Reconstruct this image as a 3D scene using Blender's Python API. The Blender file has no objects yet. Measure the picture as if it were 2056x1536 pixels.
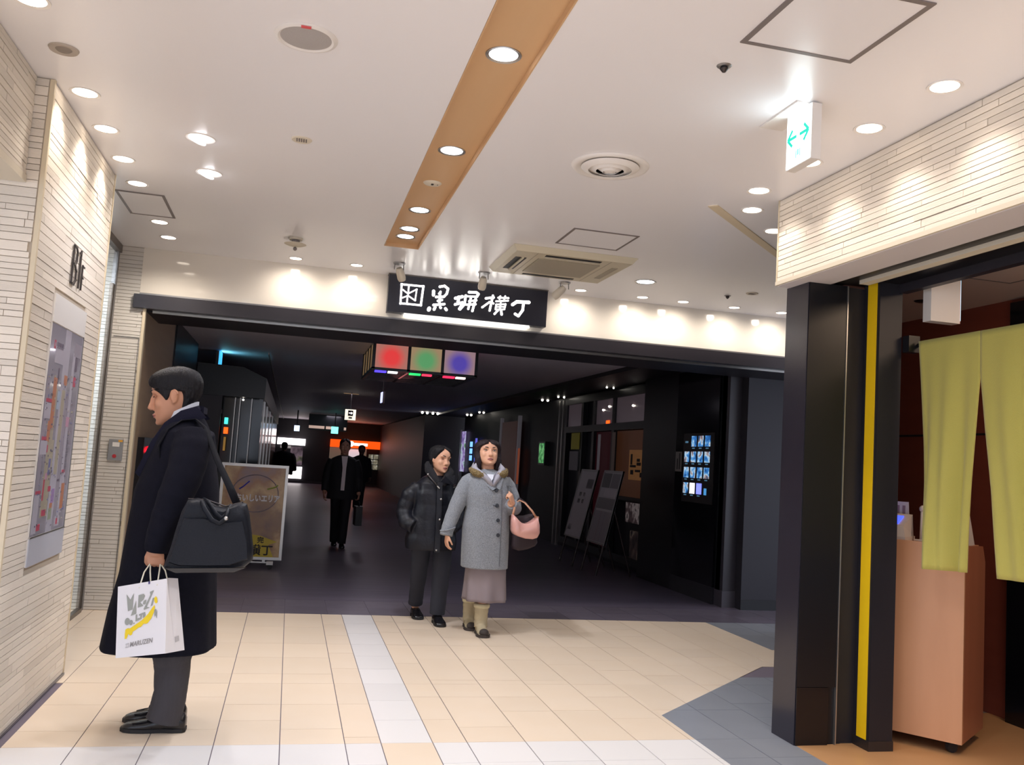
import bpy, bmesh, math, random
from math import sin, cos, pi, radians, sqrt
from mathutils import Vector, Matrix
from mathutils.noise import noise as pnoise

rnd = random.Random(7)
S = 1.06                      # metres per drawing unit
scn = bpy.context.scene
COL = scn.collection

# ------------------------------------------------------------------ camera
cam_d = bpy.data.cameras.new('camera')
cam = bpy.data.objects.new('camera', cam_d)
COL.objects.link(cam)
YAW, PITCH, ROLL, FPX = radians(13.594), radians(5.152), radians(3.619), 1791.9
_f = Vector((sin(YAW)*cos(PITCH), cos(YAW)*cos(PITCH), sin(PITCH)))
_r0 = Vector((cos(YAW), -sin(YAW), 0)); _u0 = _r0.cross(_f)
_r = cos(ROLL)*_r0 + sin(ROLL)*_u0; _u = -sin(ROLL)*_r0 + cos(ROLL)*_u0
_m = Matrix((_r, _u, -_f)).transposed().to_4x4()
_m.translation = Vector((0, 0, 1.3*S))
cam.matrix_world = _m
cam_d.sensor_fit = 'HORIZONTAL'; cam_d.sensor_width = 36.0
cam_d.lens = FPX/2056*36.0
cam_d.clip_start = 0.05; cam_d.clip_end = 200
scn.camera = cam

# ------------------------------------------------------------------ world, exposure
w = bpy.data.worlds.new('mall'); scn.world = w; w.use_nodes = True
bg = w.node_tree.nodes['Background']
bg.inputs[0].default_value = (0.88, 0.97, 1.16, 1); bg.inputs[1].default_value = 1.65
vs = scn.view_settings
vs.view_transform = 'Standard'; vs.look = 'None'; vs.gamma = 1.0; vs.use_curve_mapping = False
vs.exposure = 0.0
STRIP_W, WASH_W, RIGHT_W, FASCIA_W, BACK_W = 33.0, 13.0, 13.0, 10.0, 66.0
scn.cycles.use_denoising = True
scn.cycles.max_bounces = 8; scn.cycles.diffuse_bounces = 5; scn.cycles.glossy_bounces = 4
scn.cycles.sample_clamp_indirect = 6.0
scn.cycles.caustics_reflective = False; scn.cycles.caustics_refractive = False

# ------------------------------------------------------------------ helpers: colour and materials
def lin(h):
    if isinstance(h, str):
        h = [int(h[i:i+2], 16) for i in (0, 2, 4)]
    o = []
    for c in h:
        c /= 255
        o.append(c/12.92 if c <= 0.04045 else ((c+0.055)/1.055)**2.4)
    return (*o, 1.0)

_mats = {}
def mat(name, col='808080', rough=0.5, metal=0.0, spec=0.5, noise=None, bump=None, rand=0.0, emit=0.0, ecol=None,
        coat=0.0, sheen=0.0, trans=0.0, alpha=1.0, sss=0.0):
    """noise=(scale tuple, strength, second colour); bump=(scale tuple, strength); rand = value change per object"""
    if name in _mats: return _mats[name]
    m = bpy.data.materials.new(name); m.use_nodes = True
    nt = m.node_tree; N = nt.nodes; L = nt.links
    p = N['Principled BSDF']; c = lin(col)
    p.inputs['Base Color'].default_value = c
    p.inputs['Roughness'].default_value = rough; p.inputs['Metallic'].default_value = metal
    p.inputs['Specular IOR Level'].default_value = spec
    p.inputs['Coat Weight'].default_value = coat; p.inputs['Sheen Weight'].default_value = sheen
    p.inputs['Transmission Weight'].default_value = trans; p.inputs['Alpha'].default_value = alpha
    if sss:
        p.inputs['Subsurface Weight'].default_value = sss; p.inputs['Subsurface Radius'].default_value = (0.01, 0.004, 0.002)
    if emit:
        p.inputs['Emission Color'].default_value = lin(ecol) if ecol else c
        p.inputs['Emission Strength'].default_value = emit
    out = None
    tc = None
    def coord(scale):
        nonlocal tc
        if tc is None: tc = N.new('ShaderNodeTexCoord')
        mp = N.new('ShaderNodeMapping'); mp.inputs['Scale'].default_value = scale
        L.new(tc.outputs['Object'], mp.inputs['Vector']); return mp.outputs['Vector']
    if noise:
        sc, st, c2 = noise
        tx = N.new('ShaderNodeTexNoise'); tx.inputs['Scale'].default_value = 1.0; tx.inputs['Detail'].default_value = 4
        L.new(coord(sc), tx.inputs['Vector'])
        rp = N.new('ShaderNodeValToRGB'); a = 0.5-0.5*(1-st)*0.6
        rp.color_ramp.elements[0].position = 0.3; rp.color_ramp.elements[1].position = 0.7
        c2 = lin(c2)
        rp.color_ramp.elements[0].color = tuple(c[i]*(1-st)+c2[i]*st for i in range(3))+(1,)
        rp.color_ramp.elements[1].color = c
        L.new(tx.outputs['Fac'], rp.inputs['Fac']); out = rp.outputs['Color']
    if rand:
        oi = N.new('ShaderNodeObjectInfo'); mr = N.new('ShaderNodeMapRange')
        mr.inputs['To Min'].default_value = 1-rand; mr.inputs['To Max'].default_value = 1+rand
        L.new(oi.outputs['Random'], mr.inputs['Value'])
        hs = N.new('ShaderNodeHueSaturation'); hs.inputs['Color'].default_value = c
        L.new(mr.outputs['Result'], hs.inputs['Value'])
        if out is not None: L.new(out, hs.inputs['Color'])
        out = hs.outputs['Color']
    if out is not None: L.new(out, p.inputs['Base Color'])
    if bump:
        sc, st = bump
        tx = N.new('ShaderNodeTexNoise'); tx.inputs['Scale'].default_value = 1.0; tx.inputs['Detail'].default_value = 3
        L.new(coord(sc), tx.inputs['Vector'])
        b = N.new('ShaderNodeBump'); b.inputs['Strength'].default_value = st; b.inputs['Distance'].default_value = 0.01
        L.new(tx.outputs['Fac'], b.inputs['Height']); L.new(b.outputs['Normal'], p.inputs['Normal'])
    _mats[name] = m
    return m

def ramp_emit(name, scale, stops, strength, rough=0.3, detail=4, emit=True):
    """a printed or backlit picture: noise through a colour ramp, per object offset"""
    if name in _mats: return _mats[name]
    m = bpy.data.materials.new(name); m.use_nodes = True
    nt = m.node_tree; N = nt.nodes; L = nt.links; p = N['Principled BSDF']
    p.inputs['Roughness'].default_value = rough
    tc = N.new('ShaderNodeTexCoord'); oi = N.new('ShaderNodeObjectInfo')
    mu = N.new('ShaderNodeMath'); mu.operation = 'MULTIPLY'; mu.inputs[1].default_value = 37.0
    L.new(oi.outputs['Random'], mu.inputs[0])
    ad = N.new('ShaderNodeVectorMath'); ad.operation = 'ADD'
    L.new(tc.outputs['Object'], ad.inputs[0]); L.new(mu.outputs[0], ad.inputs[1])
    tx = N.new('ShaderNodeTexNoise'); tx.inputs['Scale'].default_value = scale; tx.inputs['Detail'].default_value = detail
    L.new(ad.outputs[0], tx.inputs['Vector'])
    rp = N.new('ShaderNodeValToRGB'); els = rp.color_ramp.elements
    els[0].position, els[0].color = stops[0][0], lin(stops[0][1])
    els[1].position, els[1].color = stops[-1][0], lin(stops[-1][1])
    for ps, cc in stops[1:-1]:
        e = els.new(ps); e.color = lin(cc)
    L.new(tx.outputs['Fac'], rp.inputs['Fac'])
    if emit:
        p.inputs['Base Color'].default_value = (0.01, 0.01, 0.01, 1)
        L.new(rp.outputs['Color'], p.inputs['Emission Color']); p.inputs['Emission Strength'].default_value = strength
    else:
        L.new(rp.outputs['Color'], p.inputs['Base Color'])
    _mats[name] = m
    return m

# ------------------------------------------------------------------ helpers: mesh building
class MB:
    def __init__(s): s.v = []; s.f = []; s.mi = []; s.cur = 0
    def add(s, vs, fs):
        b = len(s.v); s.v += [tuple(q) for q in vs]; s.f += [tuple(i+b for i in f) for f in fs]; s.mi += [s.cur]*len(fs); return s
    def box(s, x0, x1, y0, y1, z0, z1):
        return s.add([(x0,y0,z0),(x1,y0,z0),(x1,y1,z0),(x0,y1,z0),(x0,y0,z1),(x1,y0,z1),(x1,y1,z1),(x0,y1,z1)],
                     [(3,2,1,0),(4,5,6,7),(0,1,5,4),(1,2,6,5),(2,3,7,6),(3,0,4,7)])
    def hexa(s, q):   # bottom 4 then top 4
        return s.add(q, [(3,2,1,0),(4,5,6,7),(0,1,5,4),(1,2,6,5),(2,3,7,6),(3,0,4,7)])
    def quad(s, a, b, c, d): return s.add([a,b,c,d], [(0,1,2,3)])
    def prism(s, pts, d):   # polygon of 3-D points swept by vector d
        n = len(pts); d = Vector(d)
        v = [Vector(q) for q in pts]; v2 = [q+d for q in v]
        return s.add(v+v2, [tuple(range(n))[::-1], tuple(range(n, 2*n))]+[(i,(i+1)%n,n+(i+1)%n,n+i) for i in range(n)])
    def loft(s, rings, cap=True, closed=True):
        n = len(rings[0]); v = [q for r in rings for q in r]; fs = []
        for k in range(len(rings)-1):
            for i in range(n if closed else n-1):
                a = k*n+i; b = k*n+(i+1)%n
                fs.append((a, b, b+n, a+n))
        if cap: fs.append(tuple(range(n))[::-1]); fs.append(tuple(range((len(rings)-1)*n, len(rings)*n)))
        return s.add(v, fs)
    def tube(s, path, rad, n=10, cap=True):
        P = [Vector(q) for q in path]; m = len(P)
        R = rad if isinstance(rad, (list, tuple)) else [rad]*m
        rings = []; up = None
        for i in range(m):
            t = (P[min(i+1, m-1)]-P[max(i-1, 0)]).normalized()
            if up is None:
                up = Vector((0,0,1)) if abs(t.z) < 0.9 else Vector((1,0,0))
            a = t.cross(up)
            if a.length < 1e-6: a = t.cross(Vector((0.3,1,0.2)))
            a.normalize(); b = a.cross(t).normalized(); up = b
            r = R[i]; ra, rb = r if isinstance(r, (list, tuple)) else (r, r)
            rings.append([P[i]+a*ra*cos(2*pi*k/n)+b*rb*sin(2*pi*k/n) for k in range(n)])
        return s.loft(rings, cap)
    def capsule(s, path, rad, n=10):   # tube with rounded ends
        P = [Vector(q) for q in path]; R = list(rad) if isinstance(rad, (list, tuple)) else [rad]*len(P)
        d0 = (P[0]-P[1]).normalized(); d1 = (P[-1]-P[-2]).normalized()
        pp = [P[0]+d0*R[0]*0.95, P[0]+d0*R[0]*0.6]+P+[P[-1]+d1*R[-1]*0.6, P[-1]+d1*R[-1]*0.95]
        rr = [R[0]*0.25, R[0]*0.8]+R+[R[-1]*0.8, R[-1]*0.25]
        return s.tube(pp, rr, n)
    def ball(s, c, r, seg=16, ring=10, M=None):
        c = Vector(c); r = r if isinstance(r, (tuple, list)) else (r, r, r)
        rings = []
        for j in range(ring+1):
            th = -pi/2+pi*(j if 0 < j < ring else (0.04 if j == 0 else ring-0.04))/ring
            ro = []
            for i in range(seg):
                q = Vector((r[0]*cos(th)*cos(2*pi*i/seg), r[1]*cos(th)*sin(2*pi*i/seg), r[2]*sin(th)))
                ro.append(c+(M @ q if M is not None else q))
            rings.append(ro)
        return s.loft(rings)
    def lathe(s, prof, c=(0,0,0), n=32, axis='z', flip=1):   # prof: (radius, height)
        rings = []
        for r, h in prof:
            ro = []
            for i in range(n):
                a = 2*pi*i/n
                if axis == 'z': q = (c[0]+r*cos(a), c[1]+r*sin(a)*flip, c[2]+h)
                elif axis == 'y': q = (c[0]+r*cos(a), c[1]+h, c[2]+r*sin(a)*flip)
                else: q = (c[0]+h, c[1]+r*cos(a), c[2]+r*sin(a)*flip)
                ro.append(q)
            rings.append(ro)
        return s.loft(rings, True)

def tagged(o, label=None, cat=None, group=None, kind=None):
    if label: o['label'] = label
    if cat: o['category'] = cat
    if group: o['group'] = group
    if kind: o['kind'] = kind
    return o

def to_mesh(name, mb, mats, smooth=False, fix=True):
    me = bpy.data.meshes.new(name)
    me.from_pydata([tuple(c*S for c in q) for q in mb.v], [], mb.f)
    for m in (mats if isinstance(mats, (list, tuple)) else [mats]): me.materials.append(m)
    if any(mb.mi): me.polygons.foreach_set('material_index', mb.mi)
    if fix:
        bm = bmesh.new(); bm.from_mesh(me); bmesh.ops.recalc_face_normals(bm, faces=bm.faces); bm.to_mesh(me); bm.free()
    if smooth:
        me.polygons.foreach_set('use_smooth', [True]*len(me.polygons))
        if smooth is not True:
            try: me.set_sharp_from_angle(angle=radians(smooth))
            except Exception: pass
    me.update()
    return me

def link(name, me, parent=None, loc=None):
    o = bpy.data.objects.new(name, me); COL.objects.link(o)
    if loc is not None: o.location = Vector(loc)*S
    if parent is not None:
        o.parent = parent; o.matrix_parent_inverse = Matrix.Translation(-parent.location) if parent.type == 'EMPTY' and parent.parent is None else Matrix()
    return o

def part(name, mb, mats, parent, smooth=False):
    """a part written in world drawing units, child of a thing"""
    o = link(name, to_mesh(name, mb, mats, smooth))
    o.parent = parent
    p = parent; off = Vector((0,0,0))
    while p is not None: off += p.location; p = p.parent
    o.location = -off
    return o

def thing(name, loc, label, cat, group=None):
    e = bpy.data.objects.new(name, None); COL.objects.link(e); e.location = Vector(loc)*S
    e.empty_display_size = 0.1
    return tagged(e, label, cat, group)

def solo(name, mb, mats, label, cat, group=None, smooth=False, kind=None):
    o = link(name, to_mesh(name, mb, mats, smooth)); return tagged(o, label, cat, group, kind)

def struct(name, mb, mats, smooth=False):
    o = link(name, to_mesh(name, mb, mats, smooth)); o['kind'] = 'structure'; return o

def light_spot(parent, loc, power, angle, blend=0.5, col='fff6ec', rad=0.03, direction=(0,0,-1)):
    d = bpy.data.lights.new('bulb', 'SPOT'); d.energy = power*S*S; d.spot_size = radians(angle); d.spot_blend = blend
    d.color = lin(col)[:3]; d.shadow_soft_size = rad
    o = bpy.data.objects.new('bulb', d); COL.objects.link(o); o.parent = parent
    o.location = Vector(loc)*S-(parent.location if parent else Vector((0,0,0)))
    o.rotation_euler = Vector(direction).to_track_quat('-Z', 'Y').to_euler()
    return o

_font_cache = {}
def text_mb(body, size, thick=0.0, align='CENTER', bold=0.0):
    """text as a flat mesh in the xy plane: returns vertices, faces"""
    c = bpy.data.curves.new('t', 'FONT'); c.body = body; c.size = size; c.align_x = align; c.align_y = 'CENTER'
    c.offset = bold; c.resolution_u = 2
    o = bpy.data.objects.new('t', c); COL.objects.link(o)
    dg = bpy.context.evaluated_depsgraph_get(); dg.update()
    me = bpy.data.meshes.new_from_object(o.evaluated_get(dg))
    vs = [tuple(v.co) for v in me.vertices]; fs = [tuple(p.vertices) for p in me.polygons]
    bpy.data.objects.remove(o); bpy.data.curves.remove(c); bpy.data.meshes.remove(me)
    return vs, fs

def add_text(mb, body, size, org, ux, uy, align='CENTER', bold=0.0, fit=None):
    vs, fs = text_mb(body, size, align=align, bold=bold)
    org = Vector(org); ux = Vector(ux); uy = Vector(uy)
    k = 1.0
    if fit and vs:
        wd = max(v[0] for v in vs)-min(v[0] for v in vs); k = fit/wd
    mb.add([org+ux*v[0]*k+uy*v[1] for v in vs], fs); return mb

def fuse(mb, voxel, smooth=6, factor=0.5):
    """unite overlapping closed shapes into one continuous surface: returns verts and faces in drawing units"""
    me = bpy.data.meshes.new('f'); me.from_pydata(mb.v, [], mb.f)
    bm = bmesh.new(); bm.from_mesh(me); bmesh.ops.recalc_face_normals(bm, faces=bm.faces); bm.to_mesh(me); bm.free()
    o = bpy.data.objects.new('f', me); COL.objects.link(o)
    r = o.modifiers.new('r', 'REMESH'); r.mode = 'VOXEL'; r.voxel_size = voxel
    if smooth:
        q = o.modifiers.new('s', 'SMOOTH'); q.iterations = smooth; q.factor = factor
    dg = bpy.context.evaluated_depsgraph_get(); dg.update()
    m2 = bpy.data.meshes.new_from_object(o.evaluated_get(dg))
    out = MB(); out.v = [tuple(v.co) for v in m2.vertices]; out.f = [tuple(p.vertices) for p in m2.polygons]; out.mi = [0]*len(out.f)
    bpy.data.objects.remove(o); bpy.data.meshes.remove(me); bpy.data.meshes.remove(m2)
    return out

def lerp_tab(tab, x):
    if x <= tab[0][0]: return tab[0][1:]
    for a, b in zip(tab, tab[1:]):
        if x <= b[0]:
            t = (x-a[0])/(b[0]-a[0]); t = t*t*(3-2*t) if False else t
            return tuple(p+(q-p)*t for p, q in zip(a[1:], b[1:]))
    return tab[-1][1:]
# ------------------------------------------------------------------ materials
M = dict(
 ceiling=mat('ceiling_paint', 'f1f0f3', 0.28, bump=((60,60,60), 0.03)),
 joint=mat('tile_joint', 'b7ab9b', 0.9),
 brick=mat('stone_strip', 'e2d9cc', 0.62, rand=0.10, bump=((9,9,9), 0.25)),
 brick_far=mat('stone_strip_far', 'dcd7cf', 0.6, rand=0.05),
 grout=mat('floor_grout', '6f6672', 0.8),
 tan=mat('tan_floor_tile', 'ecdac4', 0.34, rand=0.03, noise=((3,3,3), 0.25, 'e4ccae'), spec=0.4),
 white=mat('white_floor_tile', 'e9e6e4', 0.3, rand=0.03, spec=0.4),
 grey=mat('grey_floor_tile', '8f939b', 0.3, rand=0.04, noise=((4,4,4), 0.3, '82868f'), spec=0.45),
 slate=mat('slate_floor_tile', '686270', 0.35, rand=0.12, noise=((5,5,5), 0.5, '544c54')),
 plank=mat('dark_floor', '665f70', 0.4, noise=((0.7,14,1), 0.6, '48424f')),
 shopfloor=mat('shop_floor', 'c99a6c', 0.4, noise=((1,9,1), 0.3, 'b78658')),
 wood=mat('pale_wood', 'd3ad82', 0.42, noise=((12,0.8,12), 0.3, 'c89e70')),
 gloss_white=mat('gloss_white', 'efe8dc', 0.08, spec=0.5, coat=0.3),
 white_plain=mat('white_plain', 'e6e2de', 0.4),
 cream=mat('cream', 'd8cfbd', 0.5), soffit=mat('soffit_paint', 'd3ced2', 0.5),
 trim_cream=mat('trim_cream', 'd9cbb0', 0.5),
 beam=mat('black_beam', '29262c', 0.4, spec=0.4),
 black=mat('black_panel', '0f0e13', 0.35),
 black2=mat('black_panel_dull', '1d1b22', 0.5, noise=((3,3,3), 0.4, '151319')),
 blackgloss=mat('black_gloss', '101016', 0.12, noise=((2,2,2), 0.3, '0c0c11')),
 column=mat('black_column_panel', '2c2932', 0.22, noise=((30,30,2), 0.3, '25222a')),
 metal=mat('brushed_metal', 'b9b6b2', 0.35, metal=0.9),
 steel=mat('steel_grey', '8f8c8c', 0.4, metal=0.7),
 darkmetal=mat('dark_metal', '4a4647', 0.4, metal=0.8),
 bronze=mat('bronze_rail', '6e655e', 0.35, metal=0.7),
 frame_grey=mat('hatch_frame', '7f7674', 0.5, metal=0.2),
 brownwall=mat('brown_panel', '9a8670', 0.5, noise=((1.5,1.5,12), 0.4, '86735f')),
 redwood=mat('red_wood', '8f4736', 0.4, noise=((2,2,14), 0.4, '783a2c')),
 yellow=mat('yellow_paint', 'f0c517', 0.4),
 noren=mat('noren_cloth', 'b6ae58', 0.9, noise=((5,5,5), 0.3, 'a9a24e'), bump=((300,300,300), 0.15), sheen=0.2),
 desk=mat('desk_wood', 'cd9871', 0.4, noise=((9,9,1.2), 0.4, 'bb8660')),
 beige=mat('beige_plastic', 'cdc4ac', 0.45),
 beige_dark=mat('beige_grille', 'a89f8c', 0.6),
 dark=mat('dark_slot', '201c1c', 0.6),
 grille=mat('speaker_grille', 'b0aba9', 0.6, bump=((400,400,400), 0.4)),
 led=mat('lamp_lens', 'ffffff', 0.4, emit=9.0, ecol='fff6e8'),
 led_cold=mat('lamp_lens_cold', 'ffffff', 0.4, emit=9.0, ecol='f6f8ff'),
 glass=None)
g = bpy.data.materials.new('glass'); g.use_nodes = True
p_ = g.node_tree.nodes['Principled BSDF']; p_.inputs['Base Color'].default_value = (0.95, 0.985, 1.0, 1)
p_.inputs['Roughness'].default_value = 0.02; p_.inputs['Transmission Weight'].default_value = 1.0; p_.inputs['IOR'].default_value = 1.25
M['glass'] = g

# unit box shared by every strip of stone
_ub = MB().box(-0.5,0.5,-0.5,0.5,-0.5,0.5)
def unit_box(name, m):
    me = bpy.data.meshes.new(name); me.from_pydata(_ub.v, [], _ub.f); me.materials.append(m); me.update(); return me
UB_BRICK = unit_box('brick', M['brick'])
def box_obj(name, me, parent, x0, x1, y0, y1, z0, z1):
    o = bpy.data.objects.new(name, me); COL.objects.link(o); o.parent = parent
    o.location = Vector(((x0+x1)/2, (y0+y1)/2, (z0+z1)/2))*S
    o.scale = Vector((x1-x0, y1-y0, z1-z0))*S
    return o

def brick_face(parent, axis, plane, sgn, u0, u1, z0, z1, holes=(), stuff=None, heights=(0.024,0.031,0.036), lens=(0.30,0.62), first=1):
    """strips of stone laid on a wall face; axis = the horizontal axis they run along"""
    z = z1; n = 0
    while z > z0+0.012:
        h = min(rnd.choice(heights), z-z0); u = u0-rnd.uniform(0, lens[1])
        while u < u1:
            l = rnd.uniform(*lens); a, b = max(u, u0), min(u+l, u1); u += l
            if b-a < 0.02: continue
            segs = [(a, b)]
            for (h0, h1, k0, k1) in holes:
                if z > k0 and z-h < k1:
                    segs = [t for (p, q) in segs for t in ((p, min(q, h0)), (max(p, h1), q)) if t[1]-t[0] > 0.015]
            for (p, q) in segs:
                pr = 0.0065+rnd.uniform(-0.0015, 0.0015); gz = 0.0016; gu = 0.0013
                d0, d1 = sorted((plane, plane+sgn*pr))
                if axis == 'y': bx = (d0, d1, p+gu, q-gu, z-h+gz, z-gz)
                else: bx = (p+gu, q-gu, d0, d1, z-h+gz, z-gz)
                if stuff is not None: stuff.box(*bx)
                else: box_obj('brick', UB_BRICK, parent, *bx)
                n += 1
        z -= h
    return n

# ------------------------------------------------------------------ floor
floor = struct('floor', MB().box(-4.5,7,-3.5,7.43,-0.08,-0.004).box(-3.2,7,7.43,40,-0.08,-0.004), M['grout'])
corr = MB().box(-3.1,6.5,8.12,38.9,-0.006,0.0)
part('corridor_floor', corr, M['plank'], floor)
back = MB().box(-4.4,6.9,-3.4,3.115,-0.006,0.0)
part('floor_behind', back, M['tan'], floor)['kind'] = 'stuff'

def clip(poly, a, b, c):      # keep the side a*x+b*y+c >= 0
    out = []
    for i in range(len(poly)):
        p, q = poly[i], poly[(i+1) % len(poly)]
        dp, dq = a*p[0]+b*p[1]+c, a*q[0]+b*q[1]+c
        if dp >= 0: out.append(p)
        if (dp >= 0) != (dq >= 0):
            t = dp/(dp-dq); out.append((p[0]+(q[0]-p[0])*t, p[1]+(q[1]-p[1])*t))
    return out
def area(p): return abs(sum(p[i][0]*p[(i+1)%len(p)][1]-p[(i+1)%len(p)][0]*p[i][1] for i in range(len(p))))/2
def tile(poly, m):
    if len(poly) < 3 or area(poly) < 0.002: return
    cx = sum(q[0] for q in poly)/len(poly); cy = sum(q[1] for q in poly)/len(poly)
    z = rnd.uniform(-0.0006, 0.0)
    mb = MB().prism([(x-cx, y-cy, -0.006) for x, y in poly], (0, 0, 0.006+z))
    o = link('tile', to_mesh('tile', mb, m)); o.parent = floor; o.location = Vector((cx, cy, 0))*S
cols = [-1.34+0.28*k for k in range(-1, 6)] + [0.345, 0.507, 0.744, 0.905] + [0.905+0.28*k for k in range(1, 15)]
mods = [7.43, 6.30, 5.24, 4.18, 3.12]
# the grey octagon round the column: left edge x = 2.055, one slanted edge, then y = 5.44
gx, tipy, ux_, uy_ = 2.055, 4.594, 2.97, 5.437
na, nb = (uy_-tipy), -(ux_-gx); nc = -(na*gx+nb*tipy)     # >= 0 on the grey side below the slant
for i in range(len(cols)-1):
    xa, xb = cols[i]+0.0022, cols[i+1]-0.0022
    xm = (xa+xb)/2
    if xm > 4.45: continue
    strip = 0.50 < xa < 0.72
    for m0, m1 in zip(mods, mods[1:]):
        ys = [m0]
        if strip: ys = [m0-(m0-m1)*k/3 for k in range(4)]
        elif m1 < 3.2: ys = [4.18, 3.90, 3.51, 3.12]
        else:
            y = m0; opts = [0.28, 0.42, 0.55]
            while y-m1 > 0.60:
                y -= rnd.choice(opts); ys.append(y)
            if ys[-1]-m1 > 0.02: ys.append(m1)
        for a, b in zip(ys, ys[1:]):
            y1, y0 = a-0.0014, b+0.0014
            if xm < -1.12 and not (5.3 < (y0+y1)/2): continue
            if xm > 2.95 and (y0+y1)/2 < 4.6: continue
            R = [(xa,y0),(xb,y0),(xb,y1),(xa,y1)]
            band = m1 < 3.2
            base = M['white'] if (strip != band) else M['tan']
            if strip and band: base = M['tan']
            if xm > 3.66 and (y0+y1)/2 > 6.2: tile(R, M['grey']); continue
            if xb > gx and y0 < uy_:
                g1 = clip(clip(R, 1, 0, -gx), na, nb, nc); g1 = clip(g1, 0, -1, uy_) if g1 else g1
                if xm > 2.53 and (y0+y1)/2 < 4.02: continue
                tile(g1, M['grey'])
                o1 = clip(R, -1, 0, gx); tile(o1, base)
                o2 = clip(clip(R, 1, 0, -gx), -na, -nb, -nc)
                if o2:
                    tile(o2, M['tan'])
                continue
            tile(R, base)
sx = -3.0
while sx < 4.9:
    for (y0, y1) in ((7.433, 7.77), (7.773, 8.117)):
        tile([(sx+0.002,y0),(sx+0.338,y0),(sx+0.338,y1),(sx+0.002,y1)], M['slate'])
    sx += 0.34
part('shop_floor', MB().prism([(2.54,-3.3,-0.003),(7,-3.3,-0.003),(7,4.6,-0.003),(2.8,4.6,-0.003),(2.8,4.08,-0.003),(2.54,4.055,-0.003)], (0,0,0.0045)), M['shopfloor'], floor)

# ------------------------------------------------------------------ ceiling
H = 2.8
ceiling = struct('ceiling', MB().box(-4.5,0.53,-3.5,7.6,H,H+0.15).box(0.78,7,-3.5,7.6,H,H+0.15).box(0.53,0.78,6.37,7.6,H,H+0.15)
                 .box(0.52,0.79,-3.5,6.39,H+0.06,H+0.15), M['ceiling'])
part('diagonal_trim', MB().prism([(2.15,4.50,H-0.006),(2.19,4.46,H-0.006),(3.75,5.90,H-0.006),(3.71,5.94,H-0.006)], (0,0,0.006)), M['trim_cream'], ceiling)
struct('trim_1', MB().box(0.531,0.779,-3.4,6.369,H+0.028,H+0.05).box(0.531,0.537,-3.4,6.369,H-0.002,H+0.03).box(0.773,0.779,-3.4,6.369,H-0.002,H+0.03)
       .box(0.537,0.773,6.362,6.369,H-0.002,H+0.03), M['wood'])

# ------------------------------------------------------------------ left: stone clad wall with the map, header, glass recess, pilaster
wall_left = struct('wall_left', MB().box(-3.4,-1.109,4.06,5.412,0,H), M['joint'])
MAPH = (4.411,5.046,0.70,1.944)
brick_face(wall_left, 'y', -1.109, 1, 4.075, 5.405, 0.012, H-0.004, holes=[MAPH], heights=(0.026,0.034,0.040), lens=(0.34,0.70))
part('corner_trim', MB().box(-1.116,-1.097,4.045,4.066,0,H-0.002), M['trim_cream'], wall_left)
part('corner_trim', MB().box(-1.116,-1.097,5.402,5.416,0,H-0.002), M['trim_cream'], wall_left)
part('kick_strip', MB().box(-1.112,-1.094,4.06,5.41,0,0.012), M['steel'], wall_left)
wall_front = struct('wall_left', MB().box(-3.4,-1.116,4.049,4.06,0,H), M['joint'])
brick_face(wall_front, 'x', 4.049, -1, -1.62, -1.119, 0.25, H-0.004, heights=(0.026,0.034,0.042), lens=(0.34,0.70))
wall_header = struct('wall_left', MB().box(-1.6,-1.174,-3.4,4.035,2.345,H), M['joint'])
brick_face(wall_header, 'y', -1.174, 1, 2.7, 4.035, 2.372, H-0.004, lens=(0.3,0.7))
part('header_soffit', MB().box(-1.6,-1.163,-3.4,4.037,2.338,2.37), M['cream'], wall_header)
wall_stone = struct('wall_back', MB().box(-3.4,-1.2,7.41,7.56,0,H), M['joint'])
st = MB(); brick_face(None, 'x', 7.41, -1, -2.6, -1.203, 0.0, H-0.004, stuff=st, heights=(0.022,0.028,0.034), lens=(0.25,0.6))
o = part('brickwork', st, M['brick_far'], wall_stone); o['kind'] = 'stuff'
part('corner_trim', MB().box(-1.206,-1.185,7.392,7.43,0,2.33), M['trim_cream'], wall_stone)
part('panel_seam', MB().box(-1.40,-1.215,7.398,7.401,2.085,2.089).box(-1.218,-1.215,7.398,7.401,0.0,2.089), M['dark'], wall_stone)
struct('wall_left', MB().box(-3.4,-2.62,4.06,7.41,0,H), M['white_plain'])

gl = thing('window_1', (-1.425,6.4,0), None, None); gl['kind'] = 'structure'
part('pane', MB().box(-1.43,-1.422,5.42,7.36,0.02,H-0.06), M['glass'], gl)
part('top_rail', MB().box(-1.45,-1.40,5.42,7.40,H-0.06,H-0.001), M['bronze'], gl)
part('mullion', MB().box(-1.455,-1.415,7.355,7.398,0,H-0.06), M['steel'], gl)
part('guide_rail', MB().box(-1.452,-1.428,7.30,7.356,0,2.48).box(-1.428,-1.418,7.30,7.312,0,2.48).box(-1.428,-1.418,7.344,7.356,0,2.48), M['bronze'], gl)
part('bottom_rail', MB().box(-1.45,-1.405,5.42,7.30,0,0.03), M['bronze'], gl)

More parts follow.
